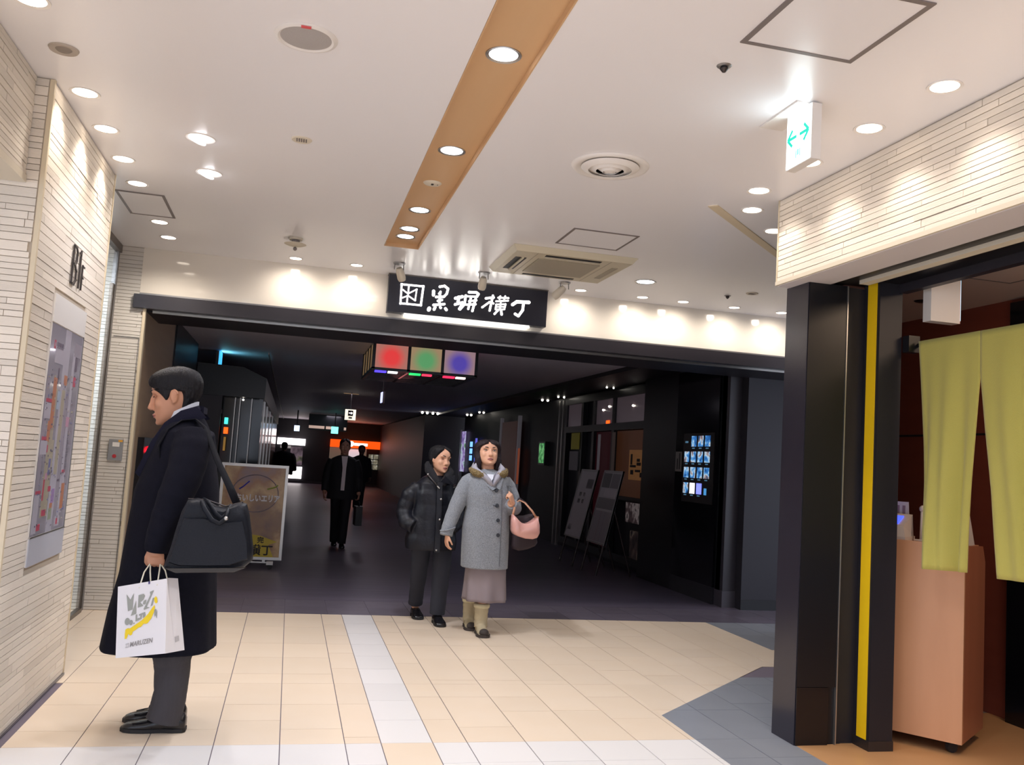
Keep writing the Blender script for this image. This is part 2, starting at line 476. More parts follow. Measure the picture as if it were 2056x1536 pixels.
# ------------------------------------------------------------------ facade over the dark street
fascia = struct('wall_back', MB().box(-1.243,6.9,7.40,7.52,2.444,H), M['gloss_white'])
struct('trim_2', MB().box(-1.243,6.9,7.392,7.45,2.428,2.442), M['steel'])
struct('trim_3', MB().box(-1.278,6.9,7.365,7.47,2.32,2.427), M['beam'])
struct('trim_4', MB().box(-1.15,6.5,7.488,7.512,2.303,2.322), M['metal'])
struct('ceiling', MB().box(-3.0,6.9,7.52,8.2,2.312,2.6), M['black2'])
struct('ceiling', MB().box(-3.0,3.71,8.2,40,2.5,2.62), mat('street_ceiling', 'd2ced8', 0.6, noise=((1,1,1), 0.2, 'c4c0ca')))
struct('ceiling', MB().box(3.71,6.9,8.2,40,2.45,2.62), M['black2'])
struct('wall_left', MB().box(-1.5,-1.2,7.56,9.3,0,2.5), M['brownwall'])
struct('wall_left', MB().box(-3.1,-2.9,8.2,40,0,2.5).box(-3.0,-1.2,9.3,9.36,0,2.5), M['black2'])
struct('wall_left', MB().box(-1.32,-1.19,9.37,11.4,2.05,2.499), M['black'])
# far end wall
struct('wall_back', MB().box(-3.1,6.9,36.2,36.4,0,2.5), M['black2'])
struct('baseboard_back', MB().box(-3.0,4.3,36.14,36.2,0,0.09), M['darkmetal'])

# ------------------------------------------------------------------ right: stone band over the shop, shell of the shop
band = struct('wall_right', MB().box(2.454,2.62,-3.4,4.245,2.345,H), M['joint'])
brick_face(band, 'y', 2.454, -1, 2.15, 4.243, 2.352, H-0.006, lens=(0.28,0.62), heights=(0.024,0.029,0.034))
part('band_edge', MB().box(2.440,2.62,-3.4,4.25,2.332,2.352), M['cream'], band)
part('soffit', MB().box(2.455,2.62,-3.4,4.249,2.329,2.332), M['soffit'], band)
part('band_end', MB().box(2.446,2.62,4.245,4.255,2.352,H), M['trim_cream'], band)
struct('trim_5', MB().box(2.62,2.652,-3.4,4.25,2.329,2.5), M['soffit'])
struct('trim_6', MB().box(2.652,2.758,-3.4,4.25,2.345,2.5), M['darkmetal'])
struct('trim_7', MB().box(2.758,2.812,-3.4,3.97,2.325,2.345), M['cream'])
struct('trim_8', MB().box(2.758,3.03,-3.4,4.10,2.345,H), M['black'])
struct('trim_9', MB().box(2.985,3.03,-3.4,3.955,2.30,2.345), M['beam'])
struct('ceiling', MB().prism([(3.03,-3.4,2.47),(6.9,-3.4,2.47),(6.9,6.9,2.47),(4.40,6.9,2.47),(3.03,4.54,2.47)],(0,0,0.13)), mat('shop_ceiling', 'c9b6ac', 0.6))
struct('wall_right', MB().box(4.15,4.25,-3.4,6.35,0,2.47), M['redwood'])
struct('wall_right', MB().prism([(2.78,4.28,0),(2.84,4.24,0),(4.42,6.9,0),(4.36,6.94,0)], (0,0,2.8)), M['black2'])
struct('wall_right', MB().box(4.10,4.149,-3.0,4.42,0,2.44), M['blackgloss'])
# ------------------------------------------------------------------ ceiling fittings
def downlight(x, y, r, power, label, group, cold=False, angle=120, z=H, lens=None, dirn=(0,0,-1), blend=0.7, trim=None):
    t = thing('downlight', (x, y, z), label, 'ceiling light', group)
    part('trim_ring', MB().lathe([(r*1.0,-0.001),(r*1.22,-0.004),(r*1.24,-0.001),(r*1.0,0.012)], (x,y,z), 28), trim or (M['metal'] if cold else M['white_plain']), t, smooth=40)
    part('lens', MB().lathe([(0.001,-0.0012),(r*0.98,-0.0012),(r*0.98,0.004),(0.001,0.004)], (x,y,z), 28), M['led_cold'] if cold else (lens or M['led']), t)
    if power: light_spot(t, (x, y, z-0.02), power, angle, blend, 'f0f4ff' if cold else 'fff3e6', 0.035, dirn)
    return t
strip_y = [3.175, 4.293, 5.431, 5.919, 6.142]
strip_txt = ['largest and nearest in the wooden strip', 'second from the near end of the wooden strip', 'third along the wooden strip, just past the small round sensor',
             'fourth along the wooden strip, close to the last', 'last at the far end of the strip']
for y, tx in zip(strip_y, strip_txt):
    downlight(0.655, y, 0.056, STRIP_W*(1.5 if y > 5.6 else 1), 'white downlight, '+tx, 'downlights in the wooden ceiling strip', True, 128, H+0.028)
for y, tx in zip((2.05, 0.9, -0.3, -1.6), ('just above the top of the picture','overhead of the viewpoint','first behind the viewpoint','second behind the viewpoint')):
    downlight(0.655, y, 0.056, BACK_W, 'white downlight in the wooden strip, '+tx, 'strip downlights behind the viewpoint', True, 150, H+0.028)
WARM = mat('lamp_lens_warm', 'ffffff', 0.4, emit=9.0, ecol='ffeeda')
wash = [(3.314,'cut by the top left of the picture'), (4.156,'beside the near corner of the map wall'), (4.614,'above the map panel, second past the wall corner'),
        (5.083,'above the far side of the map panel'), (5.542,'just past the far corner of the map wall'), (6.463,'just past the square hatch by the left wall'), (6.926,'nearest the white fascia in the left row')]
for y, tx in wash:
    downlight(-1.005, y, 0.052, WASH_W*(2.4 if y > 6 else 1), 'warm downlight along the left wall, '+tx, 'warm downlights along the left wall', False, 155 if y > 6 else 120, lens=WARM, blend=0.9)
for (x, y), tx in zip([(2.256,2.76),(2.256,3.21),(2.263,3.674),(2.266,4.144),(2.405,4.468),(2.733,4.796)],
    ['nearest the right edge','second from the right edge','right beside the hanging green arrow sign','level with the far corner of that band','just beyond the corner of that band','half hidden by the corner of that band']):
    downlight(x, y, 0.052, RIGHT_W, 'warm downlight along the right stone band, '+tx, 'warm downlights along the right stone band', False, 120, lens=WARM, blend=0.9)
for y, tx in zip((2.2, 1.6, 0.9), ('just past the right edge of the picture','level with the viewpoint','beside the viewpoint')):
    downlight(2.256, y, 0.052, RIGHT_W, 'warm downlight along the right band, '+tx, 'right downlights outside the picture', False, 120, lens=WARM)
for x, tx in [(-0.085,'left of the black sign, below the smoke detector'),(0.392,'immediately left of the black sign'),(2.283,'immediately right of the black sign'),(2.847,'second right of the black sign'),
              (3.228,'third right of the black sign'),(3.72,'fourth right of the black sign'),(4.188,'beside the black column')]:
    downlight(x, 7.165, 0.046, FASCIA_W, 'warm downlight before the white fascia, '+tx, 'warm downlights in front of the fascia', False, 150, lens=WARM, blend=1.0, dirn=(0,0.35,-1))
for x, tx in ((4.7,'first hidden behind the column'),(5.3,'second hidden behind the column')): downlight(x, 7.165, 0.046, FASCIA_W, 'warm downlight in front of the fascia, '+tx, 'fascia lights behind the column', False, 150, lens=WARM, blend=1.0, dirn=(0,0.35,-1))
downlight(2.625, 6.561, 0.07, STRIP_W*0.8, 'cool white downlight to the right of the air conditioner', None, True, 130)
for (x, y), tx in zip([(-0.578,4.552),(-0.587,5.129)], ['nearer', 'farther']):
    t = thing('tilted_downlight', (x,y,H), tx+' of the two tilted white spotlights left of centre in the ceiling', 'ceiling light', 'tilted spotlights in the left ceiling')
    part('trim_ring', MB().lathe([(0.058,-0.001),(0.07,-0.004),(0.072,0),(0.058,0.012)], (x+0.02,y,H), 28), M['white_plain'], t, smooth=40)
    Mx = Matrix.Rotation(radians(25), 3, 'Y')
    part('lens', MB().ball((x-0.005,y,H-0.006), (0.058,0.048,0.012), 20, 8, Mx), M['led_cold'], t, smooth=True)
    light_spot(t, (x,y,H-0.05), 18, 100, 0.6, 'f4f4ff', 0.03, (-0.35,0,-1))

# hatches
def hatch(x0, x1, y0, y1, wd, label, m=M['ceiling'], z=H):
    t = thing('ceiling_hatch', ((x0+x1)/2,(y0+y1)/2,z), label, 'hatch', None)
    part('panel', MB().box(x0+wd,x1-wd,y0+wd,y1-wd,z-0.003,z-0.0005), m, t)
    for b in ((x0,x1,y0,y0+wd),(x0,x1,y1-wd,y1),(x0,x0+wd,y0+wd,y1-wd),(x1-wd,x1,y0+wd,y1-wd)):
        part('frame_bar', MB().box(*b,z-0.005,z-0.0005), M['frame_grey'], t)
hatch(-1.165,-0.880,5.735,6.29,0.016,'small square access hatch in the ceiling beside the left stone wall')
hatch(1.617,2.058,5.28,5.70,0.014,'square access hatch behind the air conditioner in the ceiling')
hatch(1.39,1.825,2.275,2.715,0.019,'large square access hatch at the top right of the ceiling')

# air conditioner
ax0, ax1, ay0, ay1 = 1.37, 2.28, 5.85, 6.67
t = thing('air_conditioner', (1.825,6.26,H), 'beige square ceiling air conditioner with louvres above the black sign', 'air conditioner')
part('body', MB().hexa([(ax0+0.03,ay0+0.03,H-0.04),(ax1-0.03,ay0+0.03,H-0.04),(ax1-0.03,ay1-0.03,H-0.04),(ax0+0.03,ay1-0.03,H-0.04),(ax0,ay0,H-0.001),(ax1,ay0,H-0.001),(ax1,ay1,H-0.001),(ax0,ay1,H-0.001)]), M['beige'], t)
part('intake_grille', MB().box(1.595,2.055,6.03,6.49,H-0.046,H-0.038), M['beige_dark'], t)
for b in ((1.62,2.03,5.915,5.955),(1.62,2.03,6.565,6.605)): 
    s_ = part('louvre', MB().box(*b,H-0.043,H-0.039), M['dark'], t)
part('louvre', MB().box(1.435,1.475,6.06,6.46,H-0.043,H-0.039).box(1.50,1.515,6.06,6.46,H-0.043,H-0.039), M['dark'], t)
part('louvre', MB().box(2.16,2.205,6.06,6.46,H-0.043,H-0.039), M['beige_dark'], t)
part('flap', MB().box(1.478,1.494,6.05,6.47,H-0.050,H-0.042), M['beige'], t)
part('flap', MB().box(1.62,2.03,5.957,5.972,H-0.050,H-0.042), M['beige'], t)
part('panel_line', MB().box(1.553,1.557,5.89,6.63,H-0.0412,H-0.0398).box(2.093,2.097,5.89,6.63,H-0.0412,H-0.0398), M['beige_dark'], t)

# round diffuser
c = (1.423,4.101,H)
t = thing('air_diffuser', c, 'round white ceiling air diffuser with concentric rings right of the wooden strip', 'air vent')
part('rim', MB().lathe([(0.150,-0.004),(0.168,-0.014),(0.188,-0.010),(0.194,-0.001),(0.150,-0.0005)], c, 40), M['white_plain'], t, smooth=50)
for a, b, d in ((0.145,0.108,0.020),(0.104,0.070,0.024),(0.066,0.034,0.028)):
    part('cone', MB().lathe([(a,-0.010),(a-0.004,-0.014),(b,-d-0.006),(b,-d-0.002),(a-0.006,-0.006)], c, 40), M['white_plain'], t, smooth=50)
part('core', MB().lathe([(0.001,-0.036),(0.030,-0.030),(0.034,-0.02),(0.001,-0.018)], c, 30), M['white_plain'], t, smooth=50)
part('duct', MB().lathe([(0.001,-0.002),(0.149,-0.002),(0.149,-0.0006),(0.001,-0.0006)], c, 30), M['steel'], t)

# speaker, vents, detectors
c = (-0.069,3.248,H)
t = thing('ceiling_speaker', c, 'round ceiling loudspeaker with grey grille and red sticker', 'speaker')
part('rim', MB().lathe([(0.092,-0.004),(0.100,-0.010),(0.112,-0.006),(0.115,-0.0005),(0.092,-0.0005)], c, 40), M['white_plain'], t, smooth=50)
part('grille', MB().lathe([(0.001,-0.010),(0.06,-0.009),(0.094,-0.004),(0.001,-0.002)], c, 36), M['grille'], t, smooth=50)
part('sticker', MB().box(-0.087,-0.052,3.139,3.153,H-0.0125,H-0.0085), mat('red_sticker','d8585a',0.5), t)
c = (-0.988,3.704,H)
t = thing('round_vent', c, 'small grey round air vent in the ceiling above the left header', 'air vent')
part('rim', MB().lathe([(0.040,-0.004),(0.052,-0.008),(0.056,-0.0005),(0.040,-0.0005)], c, 30), mat('vent_grey','b3a89c',0.6), t, smooth=50)
part('core', MB().lathe([(0.001,-0.010),(0.026,-0.008),(0.034,-0.001),(0.001,-0.001)], c, 24), mat('vent_core','8d837a',0.6), t, smooth=50)
for c, lb in (((-0.072,4.361,H),'small round slotted vent in the ceiling left of the wooden strip'), ((3.542,6.526,H),'small round vent in the ceiling near the black column')):
    t = thing('round_vent', c, lb, 'air vent')
    part('rim', MB().lathe([(0.03,-0.004),(0.046,-0.006),(0.05,-0.0005),(0.03,-0.0005)], c, 28), M['cream'], t, smooth=50)
    sl = MB()
    for k in range(-2, 3): sl.box(c[0]+k*0.011-0.003, c[0]+k*0.011+0.003, c[1]-0.022, c[1]+0.022, H-0.006, H-0.001)
    part('slots', sl, M['frame_grey'], t)
c = (0.645,4.854,H+0.028)
t = thing('ceiling_sensor', c, 'small white round sensor in the wooden ceiling strip', 'sensor')
part('plate', MB().lathe([(0.001,-0.008),(0.045,-0.007),(0.052,-0.0005),(0.001,-0.0005)], c, 30), M['cream'], t, smooth=50)
part('slot', MB().box(0.638,0.652,4.842,4.866,H+0.0185,H+0.0205).box(0.671,0.677,4.85,4.858,H+0.0195,H+0.022), M['dark'], t)
c = (-0.088,6.464,H)
t = thing('smoke_detector', c, 'white smoke detector with dangling sensor near the white fascia', 'smoke detector')
part('base', MB().lathe([(0.001,-0.016),(0.045,-0.016),(0.05,-0.001),(0.001,-0.001)], c, 28), M['cream'], t, smooth=50)
part('stem', MB().lathe([(0.026,-0.04),(0.03,-0.016),(0.001,-0.016),(0.001,-0.04)], c, 20), M['frame_grey'], t)
part('dish', MB().lathe([(0.001,-0.062),(0.05,-0.056),(0.078,-0.045),(0.06,-0.039),(0.001,-0.038)], c, 30), M['cream'], t, smooth=50)
part('tip', MB().ball((c[0],c[1],H-0.078), 0.014, 12, 8), M['frame_grey'], t, smooth=True)
for c, lb in (((1.427,2.903,H),'small dark sprinkler head in the ceiling below the large hatch'), ((3.425,6.722,H),'small sprinkler head in the ceiling near the white fascia')):
    t = thing('sprinkler', c, lb, 'sprinkler')
    part('cup', MB().lathe([(0.001,-0.004),(0.026,-0.003),(0.028,-0.0005),(0.001,-0.0005)], c, 20), M['steel'], t, smooth=50)
    part('head', MB().lathe([(0.001,-0.026),(0.007,-0.024),(0.016,-0.012),(0.013,-0.003),(0.001,-0.003)], c, 16), M['darkmetal'], t, smooth=50)

# swivel spotlights over the sign
for (x, y), (dx, dy), tx in zip([(0.704,6.898),(1.38,6.891),(2.064,6.92)], [(0.05,0.09),(0.0,0.10),(-0.10,0.08)], ['left','middle','right']):
    t = thing('swivel_spotlight', (x,y,H), tx+' of the three white swivel spotlights in front of the black sign', 'spotlight', 'spotlights over the black sign')
    part('canopy', MB().lathe([(0.001,-0.012),(0.045,-0.010),(0.05,-0.0005),(0.001,-0.0005)], (x,y,H), 24), M['steel'], t, smooth=50)
    for d_ in (-1,1): part('bracket', MB().tube([(x+d_*0.034,y,H-0.01),(x+d_*0.036,y,H-0.055)],0.004,8), M['steel'], t)
    a = Vector((x,y,H-0.04)); b = Vector((x+dx*0.75,y+dy*0.6,H-0.125))
    part('lamp_head', MB().tube([a,a.lerp(b,0.2),a.lerp(b,0.8),b],[0.022,0.031,0.034,0.028],18), M['cream'], t, smooth=45)
    light_spot(t, b+(b-a)*0.25, 3.5, 70, 0.7, 'fff1dd', 0.03, (b-a))

# hanging exit arrow sign
t = thing('exit_sign', (1.9,3.135,H), 'hanging white lit sign with two green arrows near the right stone band', 'sign')
part('ceiling_plate', MB().box(1.83,1.935,3.07,3.36,H-0.008,H-0.0005), M['white_plain'], t)
part('case', MB().box(1.883,1.925,3.045,3.228,2.565,H-0.008), M['white_plain'], t)
part('lit_face', MB().box(1.880,1.884,3.05,3.223,2.570,H-0.010), mat('sign_glow','ffffff',0.4,emit=3.2,ecol='e8fbff'), t)
grn = mat('sign_green','10b8a0',0.4,emit=0.9,ecol='12c8b0')
ar = MB(); px = 1.8795
def P3(y, z): return (px, y, z)
def stroke_yz(mb, y0, z0, y1, z1, wd, d=0.0015):
    v = Vector((y1-y0, z1-z0)); n = Vector((-v.y, v.x)).normalized()*wd/2
    mb.prism([P3(y0+n.x,z0+n.y),P3(y1+n.x,z1+n.y),P3(y1-n.x,z1-n.y),P3(y0-n.x,z0-n.y)], (-d,0,0))
zc = 2.688
for s_ in (1, -1):       # far arrow points away, near arrow points to the viewer
    y0 = 3.137+s_*0.012; y1 = 3.137+s_*0.076
    stroke_yz(ar, y0, zc, y1-s_*0.01, zc, 0.013)
    stroke_yz(ar, y1, zc, y1-s_*0.034, zc+0.034, 0.012); stroke_yz(ar, y1, zc, y1-s_*0.034, zc-0.034, 0.012)
part('arrows', ar, grn, t)
pg = MB(); stroke_yz(pg,3.148,2.628,3.148,2.596,0.006); stroke_yz(pg,3.12,2.63,3.12,2.598,0.006); stroke_yz(pg,3.134,2.63,3.134,2.606,0.012)
part('figure', pg, mat('sign_green_pale','7fe6d8',0.4,emit=0.9,ecol='86ead9'), t)
t_l = bpy.data.lights.new('sign_light','AREA'); t_l.energy = 0.3; t_l.size = 0.17*S; t_l.shape = 'RECTANGLE'; t_l.size_y = 0.2*S; t_l.color = (0.75,0.93,1.0)
lo = bpy.data.objects.new('sign_light', t_l); COL.objects.link(lo); lo.parent = t; lo.location = Vector((1.874,3.137,2.69))*S-t.location; lo.rotation_euler = Vector((-1,0,0)).to_track_quat('-Z','Y').to_euler()

# ------------------------------------------------------------------ black sign over the street
t = thing('shop_sign', (1.36,7.4,2.48), 'black sign with glowing white brush characters and square emblem on the white fascia', 'sign')
part('board', MB().box(0.672,2.035,7.31,7.398,2.478,2.79), mat('sign_black','1d1d2a',0.35,noise=((4,4,4),0.3,'191926')), t)
part('top_edge', MB().box(0.667,2.04,7.306,7.398,2.79,2.797), M['bronze'], t)
part('mount', MB().box(0.8,1.9,7.385,7.402,2.47,2.50), M['metal'], t)
STROKES = [(((0.777,2.713),(0.958,2.715)),0.0148),(((0.958,2.715),(0.948,2.555)),0.0162),(((0.948,2.555),(0.779,2.554)),0.0148),(((0.779,2.554),(0.777,2.713)),0.0148),(((0.837,2.712),(0.837,2.655)),0.0121),(((0.832,2.622),(0.832,2.56)),0.0121),(((0.789,2.669),(0.836,2.64),(0.905,2.685),(0.898,2.589),(0.837,2.624),(0.792,2.602)),0.0101)]
CHARS = [[(((1.046,2.684),(1.047,2.652)),0.0256),(((1.095,2.727),(1.136,2.738),(1.166,2.717),(1.158,2.674),(1.136,2.647),(1.07,2.637)),0.0189),(((1.105,2.686),(1.093,2.667)),0.0162),(((1.102,2.675),(1.102,2.578)),0.0175),(((1.087,2.606),(1.122,2.618)),0.0175),(((1.053,2.568),(1.144,2.585)),0.0189),(((1.02,2.536),(1.016,2.524)),0.0296),(((1.068,2.551),(1.061,2.531)),0.0216),(((1.111,2.556),(1.116,2.55)),0.0189),(((1.155,2.549),(1.165,2.538)),0.0216)],
 [(((1.234,2.644),(1.292,2.664)),0.0243),(((1.261,2.657),(1.258,2.601)),0.0243),(((1.234,2.591),(1.296,2.615)),0.0202),(((1.296,2.605),(1.272,2.557)),0.0189),(((1.346,2.708),(1.409,2.712),(1.428,2.7),(1.415,2.677)),0.0202),(((1.32,2.677),(1.314,2.6),(1.279,2.554)),0.0189),(((1.324,2.671),(1.405,2.676)),0.0148),(((1.351,2.632),(1.414,2.645)),0.0148),(((1.332,2.6),(1.409,2.612)),0.0175),(((1.365,2.661),(1.349,2.565)),0.0175),(((1.407,2.659),(1.385,2.551)),0.0189)],
 [(((1.494,2.671),(1.561,2.685)),0.0189),(((1.553,2.701),(1.533,2.57)),0.0175),(((1.528,2.643),(1.467,2.591)),0.0162),(((1.542,2.645),(1.563,2.633)),0.0135),(((1.6,2.688),(1.69,2.694)),0.0135),(((1.617,2.703),(1.612,2.677)),0.0121),(((1.66,2.708),(1.653,2.679)),0.0121),(((1.584,2.655),(1.688,2.671)),0.0135),(((1.586,2.627),(1.668,2.64),(1.66,2.593),(1.583,2.585),(1.586,2.627)),0.0121),(((1.626,2.657),(1.621,2.589)),0.0108),(((1.587,2.607),(1.662,2.616)),0.0094),(((1.604,2.58),(1.577,2.546)),0.0175),(((1.632,2.583),(1.639,2.547)),0.0189)],
 [(((1.729,2.642),(1.764,2.67),(1.871,2.676)),0.0269),(((1.824,2.667),(1.82,2.603),(1.786,2.549),(1.756,2.564)),0.0216)]]
def brush(mb, strokes, y, d=0.006, k=1.0, square=False):
    for pts, wd in strokes:
        r = wd*k/2
        for (x0,z0),(x1,z1) in zip(pts, pts[1:]):
            v = Vector((x1-x0, z1-z0)); n = Vector((-v.y, v.x)).normalized()*r
            mb.prism([(x0+n.x,y,z0+n.y),(x1+n.x,y,z1+n.y),(x1-n.x,y,z1-n.y),(x0-n.x,y,z0-n.y)], (0,-d,0))
        for (x0,z0) in pts:
            if square: mb.box(x0-r,x0+r,y-d,y,z0-r,z0+r)
            else: mb.lathe([(r,-d),(r,0)], (x0,y,z0), 14, axis='y')
    return mb
GLOW = mat('letter_glow','ffffff',0.4,emit=3.0,ecol='fffaf2')
part('emblem', brush(MB(), STROKES, 7.309, square=True), GLOW, t)
for ch in CHARS: part('character', brush(MB(), ch, 7.309), GLOW, t)
part('light_bar', MB().box(0.82,1.90,7.35,7.375,2.462,2.475), mat('bar_glow','ffffff',0.4,emit=6.0,ecol='fffaf0'), t)

# ------------------------------------------------------------------ map panel, floor number, switch plate
t = thing('floor_map', (-1.1,4.73,0.70), 'tall framed floor map with white header and footer on the left stone wall', 'map')
xm = -1.098
def mq(y0, y1, z0, z1, d=0.0): return MB().box(-1.106, xm+d, y0, y1, z0, z1)
part('board', mq(4.413,5.044,0.702,1.942), M['white_plain'], t)
part('header', MB().box(-1.0985,xm+0.004,4.4125,5.0445,1.812,1.9425), mat('map_white','f4f2ef',0.25), t)
part('footer', MB().box(-1.0985,xm+0.004,4.4125,5.0445,0.7015,0.828), mat('map_footer','c9cbd6',0.2), t)
part('footer_edge', MB().box(-1.0985,xm+0.006,4.412,5.045,0.828,0.834), M['metal'], t)
part('sheet', MB().box(-1.0985,xm+0.001,4.424,5.034,0.8345,1.808), mat('map_sheet','a9a5b1',0.12,coat=0.4), t)
part('frame_bar', MB().box(-1.0985,xm+0.004,5.0345,5.0445,0.8345,1.8115), M['steel'], t)
mc = dict(r=mat('map_red','b9566a',0.3), o=mat('map_orange','bb8268',0.3), y=mat('map_sand','aca595',0.3), g=mat('map_green','96a08e',0.3), b=mat('map_blue','77789f',0.3),
          v=mat('map_violet','9f86b4',0.3), w=mat('map_pale','b4b1be',0.3), k=mat('map_ink','6d6675',0.3), p=mat('map_pink','bd95ac',0.3), l=mat('map_light_blue','aab9cc',0.3), q=mat('map_shade','9a95a2',0.3))
mk = list(mc); sheet_print = MB()
def mp(k, u0, u1, v0, v1, lay=1):    # u 0..1 near to far, v 0..1 top to bottom
    y0, y1 = 4.424+0.61*u0, 4.424+0.61*u1; z1, z0 = 1.808-0.974*v0, 1.808-0.974*v1
    sheet_print.cur = mk.index(k); sheet_print.box(-1.1, xm+0.001+0.0004*lay+len(sheet_print.f)*2e-7, y0, y1, z0, z1)
mp('w',0.42,0.60,0.0,1.0); mp('q',0.60,0.70,0.3,0.9); mp('w',0.72,0.80,0.10,0.95); mp('q',0.0,0.10,0.25,1.0)
mp('w',0.16,0.42,0.1,0.18,2); mp('r',0.10,0.15,0.075,0.115,2); mp('w',0.115,0.135,0.085,0.105,3)
for k in range(4): mp('k',0.19+k*0.05,0.225+k*0.05,0.08,0.11,3)
mp('o',0.20,0.30,0.25,0.50,2); mp('o',0.16,0.24,0.46,0.56,2); mp('y',0.22,0.34,0.30,0.62,1); mp('o',0.50,0.60,0.225,0.275,2); mp('y',0.48,0.58,0.30,0.72,2)
mp('y',0.20,0.40,0.55,0.92,1); mp('k',0.30,0.34,0.20,0.26,2); mp('r',0.04,0.20,0.355,0.372,3); mp('w',0.02,0.20,0.375,0.45,2); mp('r',0.03,0.16,0.535,0.552,3); mp('w',0.02,0.2,0.555,0.62,2)
mp('r',0.20,0.23,0.575,0.61,3); mp('b',0.30,0.36,0.64,0.72,3); mp('p',0.24,0.30,0.71,0.74,3); mp('r',0.21,0.25,0.74,0.84,2); mp('v',0.48,0.57,0.79,0.86,3); mp('o',0.46,0.54,0.86,0.885,3)
mp('g',0.44,0.54,0.885,0.94,3); mp('r',0.24,0.36,0.885,0.915,3); mp('r',0.36,0.44,0.775,0.80,3); mp('w',0.76,0.86,0.71,0.92,2); mp('r',0.74,0.84,0.70,0.715,3); mp('o',0.78,0.88,0.77,0.90,3)
mp('w',0.68,0.82,0.935,0.985,2); mp('r',0.71,0.76,0.945,0.975,3); mp('r',0.14,0.24,0.95,0.98,3); mp('w',0.0,0.14,0.81,0.99,2); mp('r',0.02,0.16,0.79,0.805,3); mp('l',0.36,0.44,0.31,0.40,2); mp('p',0.70,0.80,0.43,0.48,3)
mp('q',0.74,0.97,0.045,0.115,2); mp('k',0.80,0.88,0.12,0.19,3); mp('r',0.80,0.88,0.22,0.27,3)
for _ in range(150):
    u = rnd.uniform(0.03,0.92); v = rnd.uniform(0.2,0.97); mp(rnd.choice('kkkqyb'), u, u+rnd.uniform(0.012,0.04), v, v+rnd.uniform(0.004,0.010), 4)
for k in range(24): mp('k',0.80,0.80+rnd.uniform(0.03,0.09),0.50+k*0.009,0.503+k*0.009,3)
part('map_print', sheet_print, [mc[k] for k in mk], t)['kind'] = 'stuff'

t = thing('floor_number', (-1.095,4.78,2.02), 'dark metal raised lettering B1F on the stone wall above the map', 'sign')
def letter(strokes):
    mb = MB()
    for (y0,z0,y1,z1,wd) in strokes:
        v = Vector((y1-y0,z1-z0)); n = Vector((-v.y,v.x)).normalized()*wd*0.62/2
        mb.prism([(-1.099,y0+n.x,z0+n.y),(-1.099,y1+n.x,z1+n.y),(-1.099,y1-n.x,z1-n.y),(-1.099,y0-n.x,z0-n.y)], (0.007,0,0))
    return mb
b = [(4.655,2.03,4.655,2.222,0.022),(4.645,2.215,4.70,2.215,0.015),(4.645,2.13,4.70,2.13,0.014),(4.645,2.034,4.705,2.034,0.015),(4.70,2.218,4.725,2.195,0.018),(4.725,2.20,4.725,2.15,0.018),(4.725,2.155,4.70,2.13,0.018),
     (4.70,2.13,4.732,2.105,0.018),(4.732,2.11,4.732,2.055,0.018),(4.732,2.06,4.705,2.032,0.018)]
part('letter', letter(b), M['darkmetal'], t)
part('letter', letter([(4.80,2.03,4.80,2.222,0.022),(4.775,2.205,4.80,2.205,0.016)]), M['darkmetal'], t)
part('letter', letter([(4.855,2.03,4.855,2.16,0.017),(4.85,2.152,4.895,2.152,0.014),(4.85,2.095,4.885,2.095,0.014)]), M['darkmetal'], t)

t = thing('switch_plate', (-1.30,7.4,1.13), 'grey metal call plate with red button on the far left stone pilaster', 'switch')
part('plate', MB().box(-1.352,-1.25,7.388,7.40,1.13,1.29), M['steel'], t)
part('red_button', MB().lathe([(0.001,-0.006),(0.014,-0.005),(0.015,0)], (-1.305,7.388,1.162), 16, axis='y'), mat('red_button','b03038',0.4), t)
part('sticker', MB().box(-1.325,-1.275,7.385,7.388,1.235,1.268), M['white_plain'], t)
part('sticker', MB().box(-1.285,-1.255,7.386,7.389,1.272,1.287), mat('orange_sticker','e0a030',0.5), t)
# ------------------------------------------------------------------ black column, yellow striped door post, shop front things
t = thing('column', (2.65,4.17,0), 'glossy black panelled column to the left of the yellow striped post', 'column')
part('side_panel', MB().box(2.528,2.545,4.067,4.275,0,2.33), M['column'], t)
part('front_panel', MB().box(2.532,2.752,4.062,4.076,0.282,2.33), M['black'], t)
part('kick_panel', MB().box(2.532,2.71,4.058,4.076,0,0.281), M['blackgloss'], t)
part('core', MB().box(2.545,2.752,4.076,4.275,0,2.33), M['black'], t)
part('edge_strip', MB().box(2.753,2.759,4.058,4.09,0,2.33), M['metal'], t)
part('return_panel', MB().box(2.759,2.872,4.085,4.12,0,2.33), M['black2'], t)
t = thing('door_post', (2.94,4.02,0), 'black square door post with a vertical yellow stripe beside the shop entrance', 'post')
part('post', MB().box(2.872,3.004,3.955,4.088,0.05,2.35), M['black2'], t)
part('foot', MB().box(2.868,3.008,3.951,4.09,0,0.05), M['darkmetal'], t)
part('yellow_stripe', MB().box(2.869,2.8725,3.977,4.052,0.05,2.352), M['yellow'], t)
t = thing('noren', (3.05,3.5,2.045), 'yellow green split cloth curtain hanging across the shop entrance', 'curtain')
part('rod', MB().tube([(3.063,3.99,2.030),(3.063,2.0,2.030)],0.009,12), M['dark'], t, smooth=True)
part('rod_holder', MB().box(3.006,3.07,3.90,3.95,1.99,2.075), M['black'], t)
